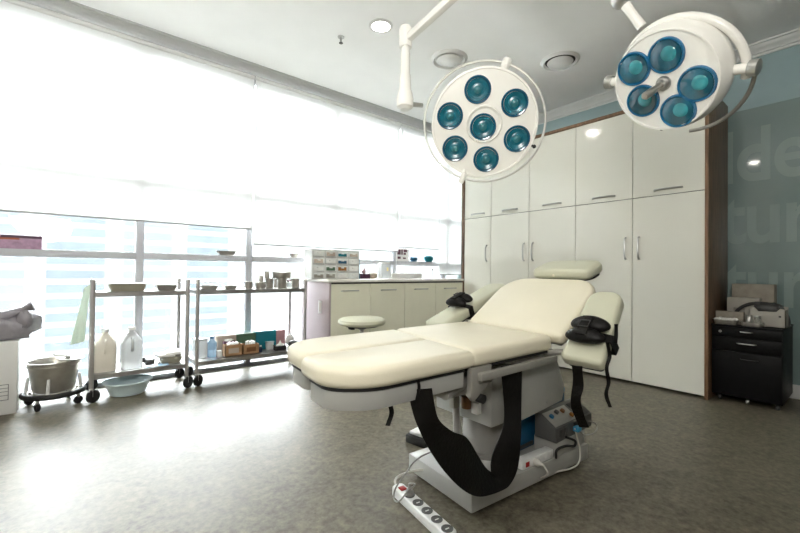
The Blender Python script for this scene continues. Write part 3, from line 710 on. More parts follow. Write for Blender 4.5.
# headrest
HM = Matrix.Translation((2.19, 1.158, .980)) @ Matrix.Rotation(math.radians(-17), 4, 'Y')
HP = pad(rrect(-.085, .135, -.178, .178, [.05, .085, .085, .05], 8), -.028, .034, 'headrest', m_='vinylgn', mtx=HM, bev=.026)
tp(MB().prism(rrect(-.06, .12, -.16, .16, .07, 8), 'z', -.040, -.027, 0, mtx=HM), 'headrest_board', 'black', HP)
tp(MB().tube([HM @ Vector((-.04, -.05, -.035)), HM @ Vector((-.10, -.05, -.07)), MBK @ Vector((.40, .22, -.08))], .010, 8).tube([HM @ Vector((-.04, .05, -.035)), HM @ Vector((-.10, .05, -.07)), MBK @ Vector((.40, .33, -.08))], .010, 8), 'headrest_bracket', 'chrome', HP)
tp(MB().lathe([(0, 0), (.007, 0), (.006, .004), (0, .005)], 12, HM @ Matrix.Translation((-.086, .03, .0)) @ Matrix.Rotation(-PI/2, 4, 'Y')), 'button', 'vinyl', HP)
# arm boards
def arm(p, ang, L, y0, y1, th=.058, taper=0.0, rr=.055):
    A = Matrix.Translation(p) @ Matrix.Rotation(-math.radians(ang), 4, 'Y')
    hw = (y1-y0)/2
    tpr = lambda poly: [(q[0], q[1]+taper*(q[0]/L)*(1 if q[1] < 0 else 0)) for q in poly]
    a = pad(tpr(rrect(0, L, -hw, hw, [.028, rr, rr, .028], 8)), -th, 0, 'arm_pad', m_='vinylgn', mtx=A, bev=.018)
    tp(MB().prism(tpr(rrect(.01, L-.015, -hw+.015, hw-.015, [.015, rr*.8, rr*.8, .015], 6)), 'z', -th-.010, -th+.003, 0, mtx=A), 'arm_board', 'black', a)
    return A, a
AN, an = arm((1.562, .768, .622), 43, .400, .680, .858, rr=.055, taper=.036)
AF, af = arm((1.605, 1.655, .672), 20, .66, 1.575, 1.735, rr=.05, th=.06)
tp(MB().tube([AN @ Vector((.16, .05, -.07)), AN @ Vector((.10, .12, -.10)), (1.66, 1.0, .60)], .013, 8), 'arm_bracket', 'framegrey2', an)
tp(MB().tube([AF @ Vector((.22, -.05, -.07)), AF @ Vector((.16, -.10, -.09)), (1.68, 1.44, .60)], .013, 8), 'arm_bracket', 'framegrey2', af)
# hinge brackets, side bar, mechanism
sb = tp(MB().prism([(1.10, .622), (1.215, .622), (1.215, .575), (1.19, .545), (1.16, .528), (1.115, .50), (1.095, .52)], 'y', .930, .952, .004), 'hinge_bracket', 'framegrey2')
tp(MB().box(1.13, 1.655, .908, .933, .574, .604, .006), 'side_bar', 'framegrey2')
tp(MB().lathe([(0, 0), (.012, 0), (.012, .006), (0, .006)], 14, Matrix.Translation((1.145, .930, .575)) @ Matrix.Rotation(PI/2, 4, 'X')), 'bolt', 'chrome', sb)
tp(MB().tube([(1.12, .96, .515), (1.165, .96, .54), (1.20, .96, .55), (1.25, .96, .555)], [.016, .014, .012, .010], 10), 'lever_arm', 'framegrey2', sb)
tp(MB().lathe([(0, 0), (.017, 0), (.017, .03), (0, .03)], 14, Matrix.Translation((1.155, .95, .505)) @ Matrix.Rotation(PI/2, 4, 'X')), 'pivot_knob', 'black', sb)
tp(MB().box(1.04, 1.24, 1.0, 1.13, .50, .545, .012).tube([(1.02, .99, .528), (1.12, 1.0, .545), (1.22, 1.05, .555)], .02, 10), 'hinge_block', 'framegrey2')
# side skirt
tp(MB().prism([(1.50, .612), (1.745, .612), (1.80, .53), (1.855, .425), (1.853, .39), (1.835, .35), (1.50, .33)], 'y', .985, .992, .002), 'skirt', 'framegrey')
tp(MB().lathe([(0, 0), (.006, 0), (.005, .003), (0, .004)], 10, Matrix.Translation((1.70, .985, .37)) @ Matrix.Rotation(PI/2, 4, 'X')), 'screw', 'chrome')
# gas spring & valve cluster
tp(MB().cyl((1.37, 1.24, .15), (1.335, 1.225, .45), .017, 12).cyl((1.335, 1.225, .45), (1.31, 1.21, .57), .010, 10), 'gas_spring', 'steeldk')
vb_ = tp(MB().box(1.29, 1.35, 1.15, 1.21, .43, .54, .008).cyl((1.25, 1.17, .495), (1.30, 1.18, .50), .022, 14), 'valve_block', 'black')
tp(MB().lathe([(0, 0), (.02, 0), (.022, .01), (.022, .05), (0, .055)], 14, Matrix.Translation((1.325, 1.15, .375))), 'valve_cap', 'brown', vb_)
tp(MB().box(1.245, 1.285, 1.15, 1.18, .385, .435, .006), 'valve_tag', 'steel', vb_)
tp(MB().box(1.345, 1.374, 1.105, 1.14, .35, .40, .004), 'switch_box', 'plastic', hs)
# foot pedal behind the column
pd = thing('foot_pedal', 'white and black foot pedal lying behind the pedestal base of the couch', 'pedal', (1.56, 1.66, 0), .2)
MB().box(-.10, .10, -.07, .07, 0, .05, .012).obj('body', 'black', pd)
MB().box(-.085, .085, -.06, .05, .05, .068, .006).obj('tread', 'plastic', pd)
# straps hanging from the couch
def ribbon(A, B, th=.003, n=6, mid=True):
    a = smoothpath(A, n); b_ = smoothpath(B, n)
    return MB().grid([[p, p.lerp(q, .33), p.lerp(q, .67), q] for p, q in zip(a, b_)], th)
A_ = [at(408, 390, Y=.985), at(413, 412, Y=.965), at(418, 427, Y=.945), at(427, 446, Y=.925), at(444, 471, Y=.905), at(463, 490, Y=.89), at(480, 496.8, Y=.885), at(500, 491.5, Y=.885), at(510, 484, Y=.885), at(517.5, 467, Y=.885), at(520.5, 438, Y=.89), at(521, 405, Y=.92), at(521.5, 362, Y=.94)]
B_ = [at(432, 388, Y=.90), at(435, 406, Y=.90), at(439.5, 420, Y=.90), at(452, 431, Y=.91), at(466, 437.5, Y=.925), at(477, 455, Y=.935), at(485, 467.5, Y=.935), at(491, 472, Y=.93), at(490.5, 466, Y=.925), at(492.5, 453, Y=.925), at(502, 430, Y=.93), at(504, 408, Y=.945), at(500.5, 366, Y=.96)]
o = ribbon(A_, B_).obj('body_strap', 'leather'); tag(o, 'wide black leather body strap looping down from the couch side to the base', 'strap')
def thin(pts, w, label, name='strap', m_='leather'):
    pts = smoothpath(pts, 5); rows = []
    for i, p in enumerate(pts):
        tw = .5*math.sin(i*.8); d = Vector((math.sin(tw)*.6+.75, -.65, 0)).normalized()
        rows.append([p-d*w/2, p+d*w/2])
    return MB().grid(rows, .002).obj(name, m_, et, world=True)
p = at(389, 398, Y=1.06)
thin([(p.x, p.y, .565), (p.x+.003, p.y, .525), (p.x+.012, p.y, .485), (p.x-.004, p.y, .445)], .016, 'short thin black strap hanging under the foot end of the couch')
thin([at(418, 380, Y=.935), at(419, 388, Y=.937), at(416.5, 400, Y=.942)], .010, 'short black strap stub between the couch frame and the wide body strap')

# restraints on the arm boards
def cuff(A, x, hw, label, wide=.11, ylean=0.0):
    t = thing('wrist_restraint', label, 'restraint', mtx=A @ Matrix.Translation((x, 0, 0)), group='padded wrist restraints')
    def pp(mb, name, m_='leather', par=None): return mb.obj(name, m_, par or t)
    # strap round the board
    ring = [(0, -hw-.006, -.075), (0, -hw-.006, 0), (0, -hw+.03, .006), (0, 0, .008), (0, hw-.03, .006), (0, hw+.006, 0), (0, hw+.006, -.075), (0, 0, -.077)]
    rows = [[Vector(q)+Vector((-.02, 0, 0)), Vector(q)+Vector((.02, 0, 0))] for q in ring+[ring[0]]]
    pp(MB().grid(rows, .003), 'board_strap')
    # two bulging padded rolls
    for s, off, sx in ((-1, -.030, 1.0), (1, .034, 1.05)):
        mb = MB(); b2 = bmesh.new(); bmesh.ops.create_uvsphere(b2, u_segments=24, v_segments=14, radius=1)
        for v in b2.verts:
            v.co = Vector((off+v.co.x*.036*sx, ylean+v.co.y*hw*.98, .032+v.co.z*.028+.010*(1-v.co.y*v.co.y)))
        mb._merge(b2); pp(mb, 'padded_roll', 'leather')
    pp(MB().box(-.05, .05, -.022+ylean, .022+ylean, .066, .074, .003), 'cross_strap')
    pp(MB().tube([(-.012, ylean-.02, .078), (.02, ylean-.02, .078), (.02, ylean+.02, .078), (-.012, ylean+.02, .078)], .003, 6, closed=True), 'buckle', 'unitdk')
    return t
cuff(AN, .125, .084, 'black padded wrist restraint on the near arm board')
cuff(AF, .25, .08, 'black padded wrist restraint on the far arm board')
thin([at(577, 366, Y=.74), at(578, 385, Y=.745), at(575.5, 400, Y=.75), at(578, 412, Y=.755), at(584, 427, Y=.76)], .040, 'wide black strap hanging under the near arm board')
thin([at(607, 342, Y=.665), at(609.5, 356, Y=.665), at(606.5, 368, Y=.665), at(608.5, 382, Y=.665), at(606, 394, Y=.665), at(610, 407, Y=.665)], .014, 'long thin twisted black strap hanging off the outer edge of the near arm board')
thin([at(616, 324, Y=.667), at(616, 334, Y=.667), at(615.5, 343, Y=.667)], .014, 'short black strap end at the outer side of the near arm board')

# ================================================================== ELECTRICAL THINGS AT THE BASE
bc = thing('equipment_case', 'blue metal equipment case on the couch base, behind the grey unit', 'case', (1.80, 1.24, .101))
MB().box(-.20, .30, -.13, .10, 0, .21, .008).obj('shell', 'bluecase', bc)
MB().box(-.19, .30, -.13, .09, .21, .238, .006).obj('lid', 'bluelt', bc)
MB().box(-.19, -.02, -.136, -.1305, .012, .03, .002).obj('trim_strip', 'unitdk', bc)
un = thing('electrosurgical_unit', 'grey electrosurgical unit with sloped control panel in front of the blue case', 'unit', (1.905, 1.018, .172))
MB().prism([(-.055, 0), (.055, 0), (.055, .118), (.03, .118), (-.055, .066)], 'x', -.165, .195, .004).obj('casing', 'unit', un)
SL = Matrix.Translation((0, -.0125, .092)) @ Matrix.Rotation(math.atan2(.052, .085), 4, 'X')
MB().box(-.155, .05, -.042, .042, .0, .004, .001).xf(SL).obj('control_panel', 'framegrey2', un)
MB().box(.075, .185, -.042, .042, .0, .004, .001).xf(SL).obj('display_panel', 'unitdk', un)
for x, y, m_ in ((-.12, .01, 'bluecase'), (-.06, .02, 'unitdk'), (-.01, .015, 'brown'), (.025, -.02, 'amber')):
    MB().lathe([(0, .004), (.012, .004), (.011, .014), (0, .015)], 14, SL @ Matrix.Translation((x, y, 0))).obj('knob', m_, un)
for x in (-.12, -.075):
    MB().box(x-.012, x+.012, -.059, -.0552, .022, .055, .002).obj('socket', 'unitdk', un)
MB().box(.0, .10, -.058, -.0552, .018, .06, .002).obj('outlet_panel', 'black', un)
MB().box(-.01, .03, -.085, -.056, .02, .045, .006).obj('blue_plug', 'bluelt', un)
wc = thing('transformer_box', 'small white box on the couch base carrying the grey electrosurgical unit', 'box', (1.905, 1.02, .1005))
MB().box(-.145, .125, -.055, .070, 0, .070, .006).obj('casing', 'basewhite', wc)
MB().box(.1255, .131, -.02, .01, .03, .06, .002).obj('switch', 'unitdk', wc)
def strip(L, n, name, label, mtx, firstplug=True):
    t = thing(name, label, 'power strip', mtx=mtx)
    MB().prism(rrect(0, L, -.029, .029, .02, 6), 'z', 0, .040, .007, 3).obj('body', 'plastic', t)
    MB().box(.035, .065, -.014, .014, .040, .046, .003).obj('rocker_switch', 'red', t)
    p0 = .105; dx = (L-.03-p0)/(n-1) if n > 1 else 0
    for k in range(n):
        s_ = MB().lathe([(.022, .0402), (.0225, .0425), (.019, .0425), (.018, .0405), (0, .0404)], 18, Matrix.Translation((p0+k*dx, 0, 0))).obj('socket', 'socket', t)
        MB().box(p0+k*dx-.002, p0+k*dx+.002, -.008, .008, .0405, .0420).obj('earth_clip', 'plastic', s_)
    return t, p0, dx
a0, a1 = Vector((1.095, 1.345, 0)), Vector((1.045, .965, 0)); d = (a1-a0); L = d.length
MS = Matrix.Translation(a0) @ Matrix.Rotation(math.atan2(d.y, d.x), 4, 'Z')
ps, p0, dx = strip(L, 5, 'power_strip', 'white five-socket power strip with a red switch on the floor', MS)
pg = MB().lathe([(0, .043), (.017, .043), (.017, .058), (.010, .066), (.006, .088), (0, .09)], 14, MS @ Matrix.Translation((p0, 0, 0)))
c0 = MS @ Vector((p0, 0, .088))
pg.tube(smoothpath([c0, at(415, 484.5, Z=.105), at(408, 491, Z=.08), at(399.5, 501, Z=.03), at(394.5, 500, Z=.012), at(394, 493, Z=.03), at(397.4, 485, Z=.06), at(406, 473, Z=.09), at(413, 463, Z=.105), at(422, 456, Z=.112), at(433, 451, Z=.106)], 6), .0035, 7)
pg.obj('plug_cord', 'cable', ps, world=True)['label'] = 'thin grey cord with plug'
c1 = MS @ Vector((.004, 0, .02))
cm = MB().tube(smoothpath([c1, at(395, 481, Z=.03), at(399, 476, Z=.04), at(411, 471.5, Z=.06), at(423.6, 470, Z=.065), at(434, 472.5, Z=.062)], 6), .005, 8)
cm.obj('supply_cord', 'cablew', ps, world=True)
ps2 = thing('power_strip', 'short white power strip with a red switch mounted along the couch base edge', 'power strip', mtx=BM @ Matrix.Translation((.315, .026, .1005)))
MB().box(0, .225, -.022, .022, 0, .042, .006).obj('body', 'plastic', ps2)
MB().box(.02, .045, -.024, -.0222, .010, .032, .001).obj('rocker_switch', 'red', ps2)
for k in range(3):
    MB().lathe([(.017, 0), (.017, .002), (.013, .002), (0, .001)], 16, Matrix.Translation((.08+.05*k, -.0222, .021)) @ Matrix.Rotation(PI/2, 4, 'X')).obj('socket', 'plastic', ps2)
pl = MB().lathe([(0, 0), (.016, 0), (.016, .02), (.008, .03), (.005, .045), (0, .046)], 14, BM @ Matrix.Translation((.400, .003, .1215)) @ Matrix.Rotation(PI/2, 4, 'X'))
pl.tube(smoothpath([BM @ Vector((.400, -.042, .1215)), BM @ Vector((.405, -.058, .09)), at(541, 478, Z=.03), at(556, 472, Z=.03), at(572, 468, Z=.03), at(579, 462, Z=.05), at(580, 450, Z=.10), at(577, 437, Y=.945), at(575, 428, Y=.95)], 6), .004, 7)
pl.obj('power_cord', 'cablew', un, world=True)['label'] = 'pale trailing cord with plug'
bl = MB().tube(smoothpath([at(556, 458, Y=.945), at(557, 450, Y=.935), at(566, 446, Y=.93), at(574, 446, Y=.93), at(575, 441, Y=.935), at(566, 437, Y=.95)], 6), .006, 8)
bl.obj('power_cord', 'black', un, world=True)['label'] = 'thick black cord'
b2_ = MB().tube(smoothpath([at(589, 421, Y=.96), at(595, 423, Y=.96), at(597, 429, Y=.95), at(592, 434, Y=.945), at(584, 435, Y=.945), at(580, 431, Y=.955)], 6), .0035, 7)
b2_.obj('lead', 'cable', un, world=True)

# ================================================================== BLACK PEDESTAL AND ITS LOAD
XP = 3.86
pe = thing('drawer_pedestal', 'black drawer pedestal on wheels in the right corner by the green wall', 'pedestal', (XP, .635, 0))
MB().box(XP+.018, XP+.515, .442, .844, .045, .575, .003).obj('body', 'blackbox', pe, world=True)
MB().box(XP-.004, XP+.520, .438, .847, .575, .588, .003).obj('top', 'blackbox', pe, world=True)
for z0, z1, hl in ((.500, .572, .07), (.395, .494, .11), (.050, .389, .10)):
    d = MB().box(XP, XP+.017, .444, .842, z0, z1, .003).obj('drawer', 'blackbox', pe, world=True)
    zh = z0+(z1-z0)*(.62 if z1-z0 < .2 else .86)
    yc = .635 if z1 > .4 else .62
    bow(MB(), (XP, yc+hl/2, zh), (XP, yc-hl/2, zh), (-.018, 0, 0), .0045 if z1 > .4 else .003).obj('handle', 'chrome' if z1 > .4 else 'unitdk', d, world=True)
    if z1 > .55: MB().lathe([(0, 0), (.010, 0), (.010, .004), (0, .005)], 12, Matrix.Translation((XP, .79, .535)) @ Matrix.Rotation(-PI/2, 4, 'Y')).obj('lock', 'chrome', d, world=True)
for (x, y) in ((XP+.05, .47), (XP+.05, .80), (XP+.05, .635), (XP+.46, .47), (XP+.46, .80)):
    MB().lathe([(0, -.010), (.018, -.010), (.021, -.005), (.021, .005), (.018, .010), (0, .010)], 16, Matrix.Translation((x, y, .022)) @ Matrix.Rotation(PI/2, 4, 'X')).cyl((x, y, .02), (x, y, .047), .007, 8).obj('caster', 'chrome' if y == .635 else 'unitdk', pe, world=True)
ZP = .588
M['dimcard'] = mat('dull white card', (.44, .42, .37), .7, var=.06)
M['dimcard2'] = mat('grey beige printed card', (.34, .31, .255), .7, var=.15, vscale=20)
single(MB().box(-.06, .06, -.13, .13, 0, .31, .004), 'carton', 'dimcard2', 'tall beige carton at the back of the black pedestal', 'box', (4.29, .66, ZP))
oc = thing('open_carton', 'dull white open carton with a cut-out rim at the right of the pedestal top', 'box', (4.02, .535, ZP))
fr_ = [(-.10, 0), (.10, 0), (.10, .135), (.07, .14), (.05, .115), (-.05, .112), (-.07, .14), (-.10, .135)]
MB().prism([(-p_[0], p_[1]) for p_ in fr_], 'x', -.06, -.055).box(-.06, .06, -.10, -.095, 0, .13).box(-.06, .06, .095, .10, 0, .13).box(.055, .06, -.10, .10, 0, .15).box(-.06, .06, -.10, .10, 0, .005).obj('tray_box', 'dimcard', oc, smooth=False)
MB().box(-.0615, -.0605, -.075, -.062, .075, .088).obj('printed_mark', 'unitdk', oc, smooth=False)
vbk = MB().sphere((0, 0, .06), .07, .75, 1.35, .75, noise=.10)
single(vbk, 'plastic_bag', 'unitdk', 'dark crumpled bag bulging out of the dull white open carton', 'bag', (4.03, .535, ZP+.008)).location.z = ZP+.066
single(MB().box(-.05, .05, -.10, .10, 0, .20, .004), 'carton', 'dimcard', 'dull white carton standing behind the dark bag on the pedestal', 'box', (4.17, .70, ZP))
single(MB().tube(smoothpath([(0, .14, .0), (0, .11, .10), (0, .02, .16), (0, -.10, .155), (0, -.17, .09), (0, -.185, 0)], 6), .013, 8), 'hose', 'unitdk', 'dark curved hose arching behind the open carton on the pedestal', 'hose', (4.105, .62, ZP))
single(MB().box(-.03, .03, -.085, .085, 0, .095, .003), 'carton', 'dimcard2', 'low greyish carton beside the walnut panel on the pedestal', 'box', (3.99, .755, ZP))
it = thing('instrument_tray', 'steel instrument tray heaped with white gauze at the left front of the pedestal', 'tray', (3.905, .765, ZP), PI/2)
tray_mesh(.075, .045, .035, flare=.01).obj('tray', 'steel', it)
g_ = MB()
for k in range(7): g_.sphere((-.055+.018*k, random.uniform(-.015, .015), .035+random.uniform(0, .008)), .016, 1.2, 1, .8, u=10, v=7, noise=.15)
g_.obj('gauze', 'tissue', it)
it2 = thing('instrument_tray', 'small steel tray carrying two jars at the middle of the pedestal top', 'tray', (3.905, .610, ZP), PI/2)
tray_mesh(.065, .042, .030, flare=.008).obj('tray', 'steel', it2)
for (dy, mm, lab) in ((.628, 'chrome', 'small shiny steel jar on the tray, nearer the gauze'), (.580, 'glassjar', 'small glass jar on the tray, nearer the open carton')):
    j = thing('ointment_jar', lab, 'jar', (3.91, dy, ZP+.006))
    MB().lathe([(0, 0), (.018, 0), (.020, .004), (.020, .055), (.016, .062), (0, .062)], 18).obj('body', mm, j)
    MB().lathe([(0, .063), (.019, .063), (.019, .075), (0, .076)], 18).obj('lid', 'chrome', j)
single(MB().box(-.02, .02, -.035, .035, 0, .004, .001).xf(Matrix.Rotation(.9, 4, 'Y')), 'label_card', 'dimcard', 'small pale card leaning on the white carton on the pedestal', 'card', (4.112, .72, ZP+.11))

# ================================================================== CEILING FIXTURES
def downlight(x, y, label):
    t = thing('ceiling_downlight', label, 'downlight', (x, y, ZC), group='round recessed ceiling downlights')
    MB().lathe([(.075, -.010), (.083, -.010), (.100, -.003), (.100, 0), (.074, 0)], 32).obj('trim_ring', 'plastic', t)
    MB().lathe([(0, -.007), (.060, -.0075), (.075, -.003), (.075, -.001)], 28).obj('lens', 'bulb', t)
    la = bpy.data.lights.new('downlight_lamp', 'AREA'); la.shape = 'DISK'; la.size = .12; la.energy = 2.0; la.color = (1, .95, .86)
    lo = bpy.data.objects.new('downlight_lamp', la); COL.objects.link(lo); lo.location = (x, y, ZC-.016)
downlight(1.912, 2.623, 'lit recessed downlight in the ceiling left of the vents')
downlight(-.55, 1.44, 'lit recessed downlight out over the left side of the room')
def vent(x, y, label, dark):
    t = thing('ceiling_vent', label, 'vent', (x, y, ZC), group='round ceiling air vents')
    MB().lathe([(.135, -.004), (.150, -.022), (.168, -.012), (.176, 0), (.130, 0)], 40).obj('ring', 'plastic', t)
    MB().lathe([(0, -.002), (.138, -.002), (.138, 0)], 32).obj('throat', 'seam' if dark else 'plastic', t)
    MB().lathe([(0, -.046), (.06, -.042), (.108, -.026), (.118, -.016), (.115, -.012), (0, -.004)], 36).obj('disc', 'plastic', t)
vent(2.710, 2.609, 'round white ceiling vent directly above the seven-lens lamp', False)
vent(3.541, 1.944, 'round ceiling vent with a dark gap, between the two surgical lamps', True)
sp = thing('sprinkler', 'small steel sprinkler head in the ceiling between the downlight and the blinds', 'sprinkler', (1.739, 2.972, ZC))
MB().lathe([(0, 0), (.030, 0), (.028, -.006), (.010, -.008), (.009, -.03), (.006, -.05), (0, -.05)], 18).obj('body', 'chrome', sp)
MB().lathe([(0, -.050), (.018, -.052), (.018, -.055), (0, -.057)], 16).obj('deflector', 'unit', sp)

# ================================================================== SURGICAL LAMPS
def frame_mtx(c, n, up=Vector((0, 0, 1))):
    n = n.normalized(); x = up.cross(n).normalized(); y = n.cross(x)
    mm = Matrix((x, y, n)).transposed().to_4x4(); mm.translation = c; return mm
def lens(par, x, y, r, rim='teal', tiltk=0.0):
    T = Matrix.Translation((x, y, 0))
    l_ = MB().lathe([(r*.80, -.001), (r*.84, .007), (r*.94, .009), (r, .004), (r*1.0, -.002)], 32, T).obj('lens_ring', rim, par)
    MB().lathe([(r*.80, .006), (r*.74, .004), (r*.62, .0015), (r*.60, .004), (r*.48, .0015), (r*.44, .003), (0, .001)], 32, T).obj('reflector', 'teal2', l_)
    MB().lathe([(r*.30, .001), (r*.26, .006), (r*.14, .010), (0, .011)], 22, T).obj('bulb', 'teal3', l_)
    return l_
def lens2(par, x, y, r):
    T = Matrix.Translation((x, y, 0))
    l_ = MB().lathe([(r*.84, .004), (r*.88, .010), (r*.95, .010), (r, .004), (r*1.0, -.002)], 36, T).obj('lens_ring', 'blueglass', par)
    MB().lathe([(r*.845, .005), (r*.82, .0085), (r*.62, .013), (r*.35, .0165), (0, .0175)], 36, T).obj('lens_glass', 'tealdome', l_)
    MB().lathe([(r*.42, .0150), (r*.36, .0185), (r*.20, .0205), (0, .021)], 26, Matrix.Translation((x+r*.20, y+r*.12, 0))).obj('bulb', 'lens_glint', l_)  # off-centre pale disc painting the bright highlight on the glass
    return l_
# --- left lamp: seven lenses, faces the camera side
D1 = 2.2
C1 = at(484, 124.3, D=D1)
n1 = (EYE-C1).normalized() + RT*.07 - UP*.05
M1 = frame_mtx(C1, n1)
l1 = thing('surgical_lamp', 'white seven-lens surgical lamp in a steel hoop, the left one', 'lamp', mtx=M1, group='ceiling surgical lamps')
R1 = .292
MB().lathe([(0, 0), (R1*.955, 0), (R1*.965, .006), (R1, .004), (R1*1.005, -.010), (R1*1.0, -.035), (R1*.93, -.075), (R1*.72, -.13), (R1*.35, -.165), (0, -.17)], 64).obj('head', 'lamp', l1)
MB().lathe([(.082, .0005), (.094, .010), (.100, .004), (.102, .0005)], 40).lathe([(0, .0005), (.084, .0005), (.09, .0002)], 32).obj('centre_ring', 'lamp', l1)
def loc1(x, y):
    p_ = at(x, y, D=D1); return (M1.inverted() @ p_)
for (x, y) in ((483, 127), (477, 90), (513, 103), (517, 139), (487, 161), (455, 150), (450, 116)):
    q = loc1(x, y); lens(l1, q.x, q.y, .0725)
HC = loc1(484.0, 121.5)
HT = Matrix.Translation((HC.x, HC.y, -.03)) @ Matrix.Rotation(math.radians(-20), 4, 'X')
MB().torus(.335, .0068, HT, 80, 10).obj('hoop', 'hoop', l1)
for (ang, rr) in ((69, .026), (250, .016)):
    q = HT @ Vector((.335*math.cos(math.radians(ang)), .335*math.sin(math.radians(ang)), 0)); q2 = Vector((q.x*.84, q.y*.84, -.06))
    kn = MB().lathe([(0, -.03), (rr*.8, -.03), (rr, -.02), (rr, .02), (rr*.8, .03), (0, .03)], 16, Matrix.Translation(q) @ Matrix.Rotation(math.radians(ang-90), 4, 'Z') @ Matrix.Rotation(PI/2, 4, 'X')).cyl(q, q2, .010, 10)
    kn.obj('pivot_knob', 'lamp', l1)
for (x, y) in ((514, 165.5), (507.5, 170), (535, 147)):
    q = loc1(x, y); MB().sphere((q.x, q.y, -.012), .011).cyl((q.x, q.y, -.012), (q.x*.93, q.y*.93, -.02), .006, 8).obj('hook', 'black', l1)
e0 = at(405, 100, D=D1)
top = Vector((1.385, 1.69, 2.275))
q = M1 @ Vector((HT @ Vector((-.342*math.cos(math.radians(-10)), 0, 0))))
lf = at(422.5, 105.5, D=D1+.03)
MB().tube([e0+Vector((0, 0, -.02)), lf], [.014, .012], 12).obj('stub', 'chrome', l1, world=True)
MB().lathe([(0, -.055), (.026, -.055), (.034, -.045), (.046, -.04), (.048, .0), (.042, .035), (.034, .055), (.030, .14), (0, .14)], 22, Matrix.Translation(e0)).obj('elbow', 'lamp', l1, world=True)
zt = e0.z
MB().lathe([(0, .12), (.026, .12), (.026, .26), (.023, .262), (.023, top.z-zt-.02), (0, top.z-zt-.02)], 20, Matrix.Translation(e0)).obj('drop_tube', 'lamp', l1, world=True)
tq = Vector((e0.x, e0.y, top.z))
MB().lathe([(0, -.055), (.034, -.055), (.036, -.045), (.036, .05), (.030, .062), (0, .064)], 22, Matrix.Translation(tq)).obj('swivel_joint', 'lamp', l1, world=True)
ce = Vector((tq.x+.04, .82, top.z+.17))
MB().box(-.020, .020, 0, (ce-tq).length, -.02, .02, .010).xf(Matrix.Translation(tq-Vector((0, 0, .015))) @ Matrix.Rotation(math.atan2(ce.y-tq.y, ce.x-tq.x)-PI/2, 4, 'Z') @ Matrix.Rotation(math.asin((ce.z-tq.z)/(ce-tq).length), 4, 'X')).obj('ceiling_arm', 'lamp', l1, world=True)
MB().lathe([(0, -.06), (.04, -.06), (.045, .0), (.035, .05), (.035, ZC-ce.z-.02), (.11, ZC-ce.z-.02), (.11, ZC-ce.z), (0, ZC-ce.z)], 24, Matrix.Translation(ce)).obj('ceiling_tube', 'lamp', l1, world=True)

# --- right lamp: five lenses, tipped down to the left, centre handle
D2 = 1.75
C2 = at(663.5, 82, D=D2)
v2 = (EYE-C2).normalized(); tr_ = (RT-v2*RT.dot(v2)).normalized(); tu_ = (UP-v2*UP.dot(v2)).normalized()
n2 = v2*.84 - tr_*.44 - tu_*.33
M2 = frame_mtx(C2, n2) @ Matrix.Rotation(math.radians(-19), 4, 'Z')
l2 = thing('surgical_lamp', 'white five-lens surgical lamp with a centre handle, the right one', 'lamp', mtx=M2, group='ceiling surgical lamps')
R2 = .219
MB().lathe([(0, 0), (R2*.94, 0), (R2*.955, .007), (R2*.985, .006), (R2*1.02, -.012), (R2*1.06, -.05), (R2*1.05, -.085), (R2*.92, -.125), (R2*.60, -.165), (0, -.18)], 64).obj('head', 'lamp', l2)
def loc2(x, y):
    d_ = (at(x, y, D=1)-EYE); nn = M2.to_3x3() @ Vector((0, 0, 1)); t_ = (C2-EYE).dot(nn)/d_.dot(nn); return M2.inverted() @ (EYE+d_*t_)
for (x, y) in ((666, 55.5), (634, 69), (697, 84), (643, 101), (678, 111)):
    q = loc2(x, y); lens2(l2, q.x, q.y, .075)
q = loc2(664, 83)
hd = MB().lathe([(0, 0), (.030, .0), (.032, .006), (.028, .016), (.020, .020), (.018, .035), (0, .036)], 22, Matrix.Translation((q.x, q.y, 0))).obj('handle_mount', 'chrome', l2)
MB().lathe([(0, .03), (.012, .03), (.014, .06), (.017, .10), (.017, .150), (.012, .160), (0, .162)], 18, Matrix.Translation((q.x, q.y, 0))).obj('handle', 'steel', hd)
# yoke ring behind the face plane
YT_ = Matrix.Translation((.012, -.012, -.105))
MB().torus(R2*1.13, .017, YT_ @ Matrix.Rotation(math.radians(8), 4, 'X'), 72, 10, math.radians(-8), math.radians(188)).obj('yoke', 'lamp', l2)
for s in (-1, 1):
    MB().cyl((s*R2*1.02, 0, -.075), (s*R2*1.33, 0, -.075), .020, 16).obj('pivot', 'lamp', l2)
    MB().lathe([(0, 0), (.030, 0), (.032, .006), (.032, .030), (.026, .034), (0, .034)], 22, Matrix.Translation((s*R2*1.26, 0, -.075)) @ Matrix.Rotation(s*PI/2, 4, 'Y')).obj('pivot_knob', 'chrome', l2)
MB().torus(R2*1.26, .0085, YT_ @ Matrix.Rotation(math.radians(8), 4, 'X'), 60, 8, math.radians(-82), math.radians(0)).obj('grab_rail', 'steel', l2)
for (x, y) in ((650, 124), (660, 130)):
    q = loc2(x, y); MB().sphere((q.x, q.y, -.015), .009).obj('hook', 'black', l2)
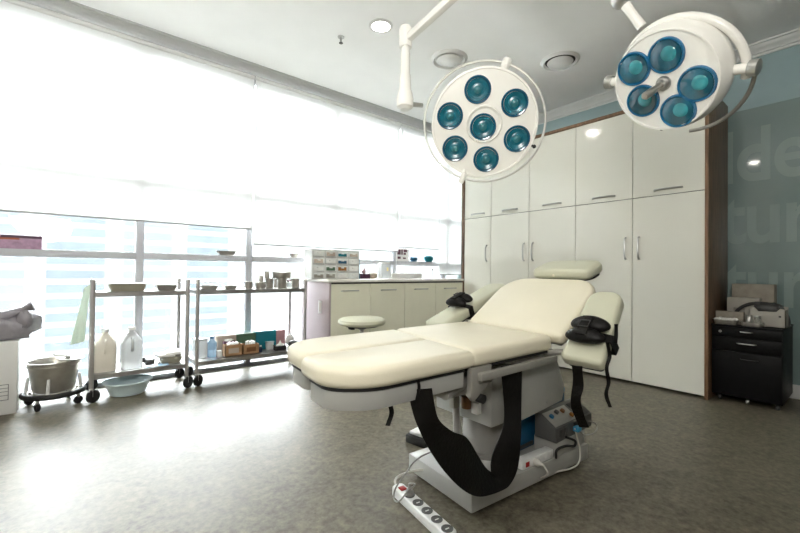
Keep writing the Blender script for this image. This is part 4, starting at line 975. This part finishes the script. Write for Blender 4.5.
nn_ = M2.to_3x3() @ Vector((0, 0, 1)); pc_ = M2 @ Vector((0, 0, -.075)); dd_ = at(642, 27, D=1)-EYE
tp2 = EYE + dd_*((pc_-EYE).dot(nn_)/dd_.dot(nn_))
up2 = at(621, -1, D=(tp2-EYE).dot(FW)+.02)
MB().tube([tp2, tp2.lerp(up2, .55), up2], [.020, .019, .024], 14).obj('drop_arm', 'lamp', l2, world=True)
ce2 = Vector((1.74, .96, 2.50))
MB().sphere(up2, .042).obj('knuckle', 'chrome', l2, world=True)
MB().tube([up2, ce2], .026, 12).obj('ceiling_arm', 'lamp', l2, world=True)
MB().lathe([(0, -.04), (.04, -.04), (.042, 0), (.035, .03), (.035, ZC-ce2.z-.02), (.11, ZC-ce2.z-.02), (.11, ZC-ce2.z), (0, ZC-ce2.z)], 24, Matrix.Translation(ce2)).obj('ceiling_tube', 'lamp', l2, world=True)

# ================================================================== LIGHT
w = bpy.data.worlds.new('sky'); SC.world = w; w.use_nodes = True
nt = w.node_tree; bgn = nt.nodes['Background']
bgn.inputs[0].default_value = (.97, .985, 1.0, 1); bgn.inputs[1].default_value = 14.0
def lamp(name, loc, aim, size, watts, col):
    la = bpy.data.lights.new(name, 'AREA'); la.shape = 'DISK'; la.size = size; la.energy = watts; la.color = col
    lo = bpy.data.objects.new(name, la); COL.objects.link(lo); lo.location = loc
    lo.rotation_euler = (Vector(aim)-Vector(loc)).to_track_quat('-Z', 'Y').to_euler()
lamp('added_bounce_fill', (-.45, -.30, 1.7), (.5, 1.7, 3.0), .8, 21, (1, .97, .92))  # added unseen fill light behind the camera, thrown up at the ceiling
lamp('added_high_fill', (.1, -1.2, 2.9), (1.6, 1.4, .8), 1.0, 3.0, (1, .96, .90))  # weak unseen fill added high behind the camera, no panel modelled
SC.view_settings.view_transform = 'Standard'; SC.view_settings.look = 'None'; SC.view_settings.exposure = 1.42; SC.view_settings.gamma = 1
SC.cycles.use_denoising = True
SC.cycles.max_bounces = 10; SC.cycles.diffuse_bounces = 5; SC.cycles.transparent_max_bounces = 12
SC.cycles.sample_clamp_indirect = 8
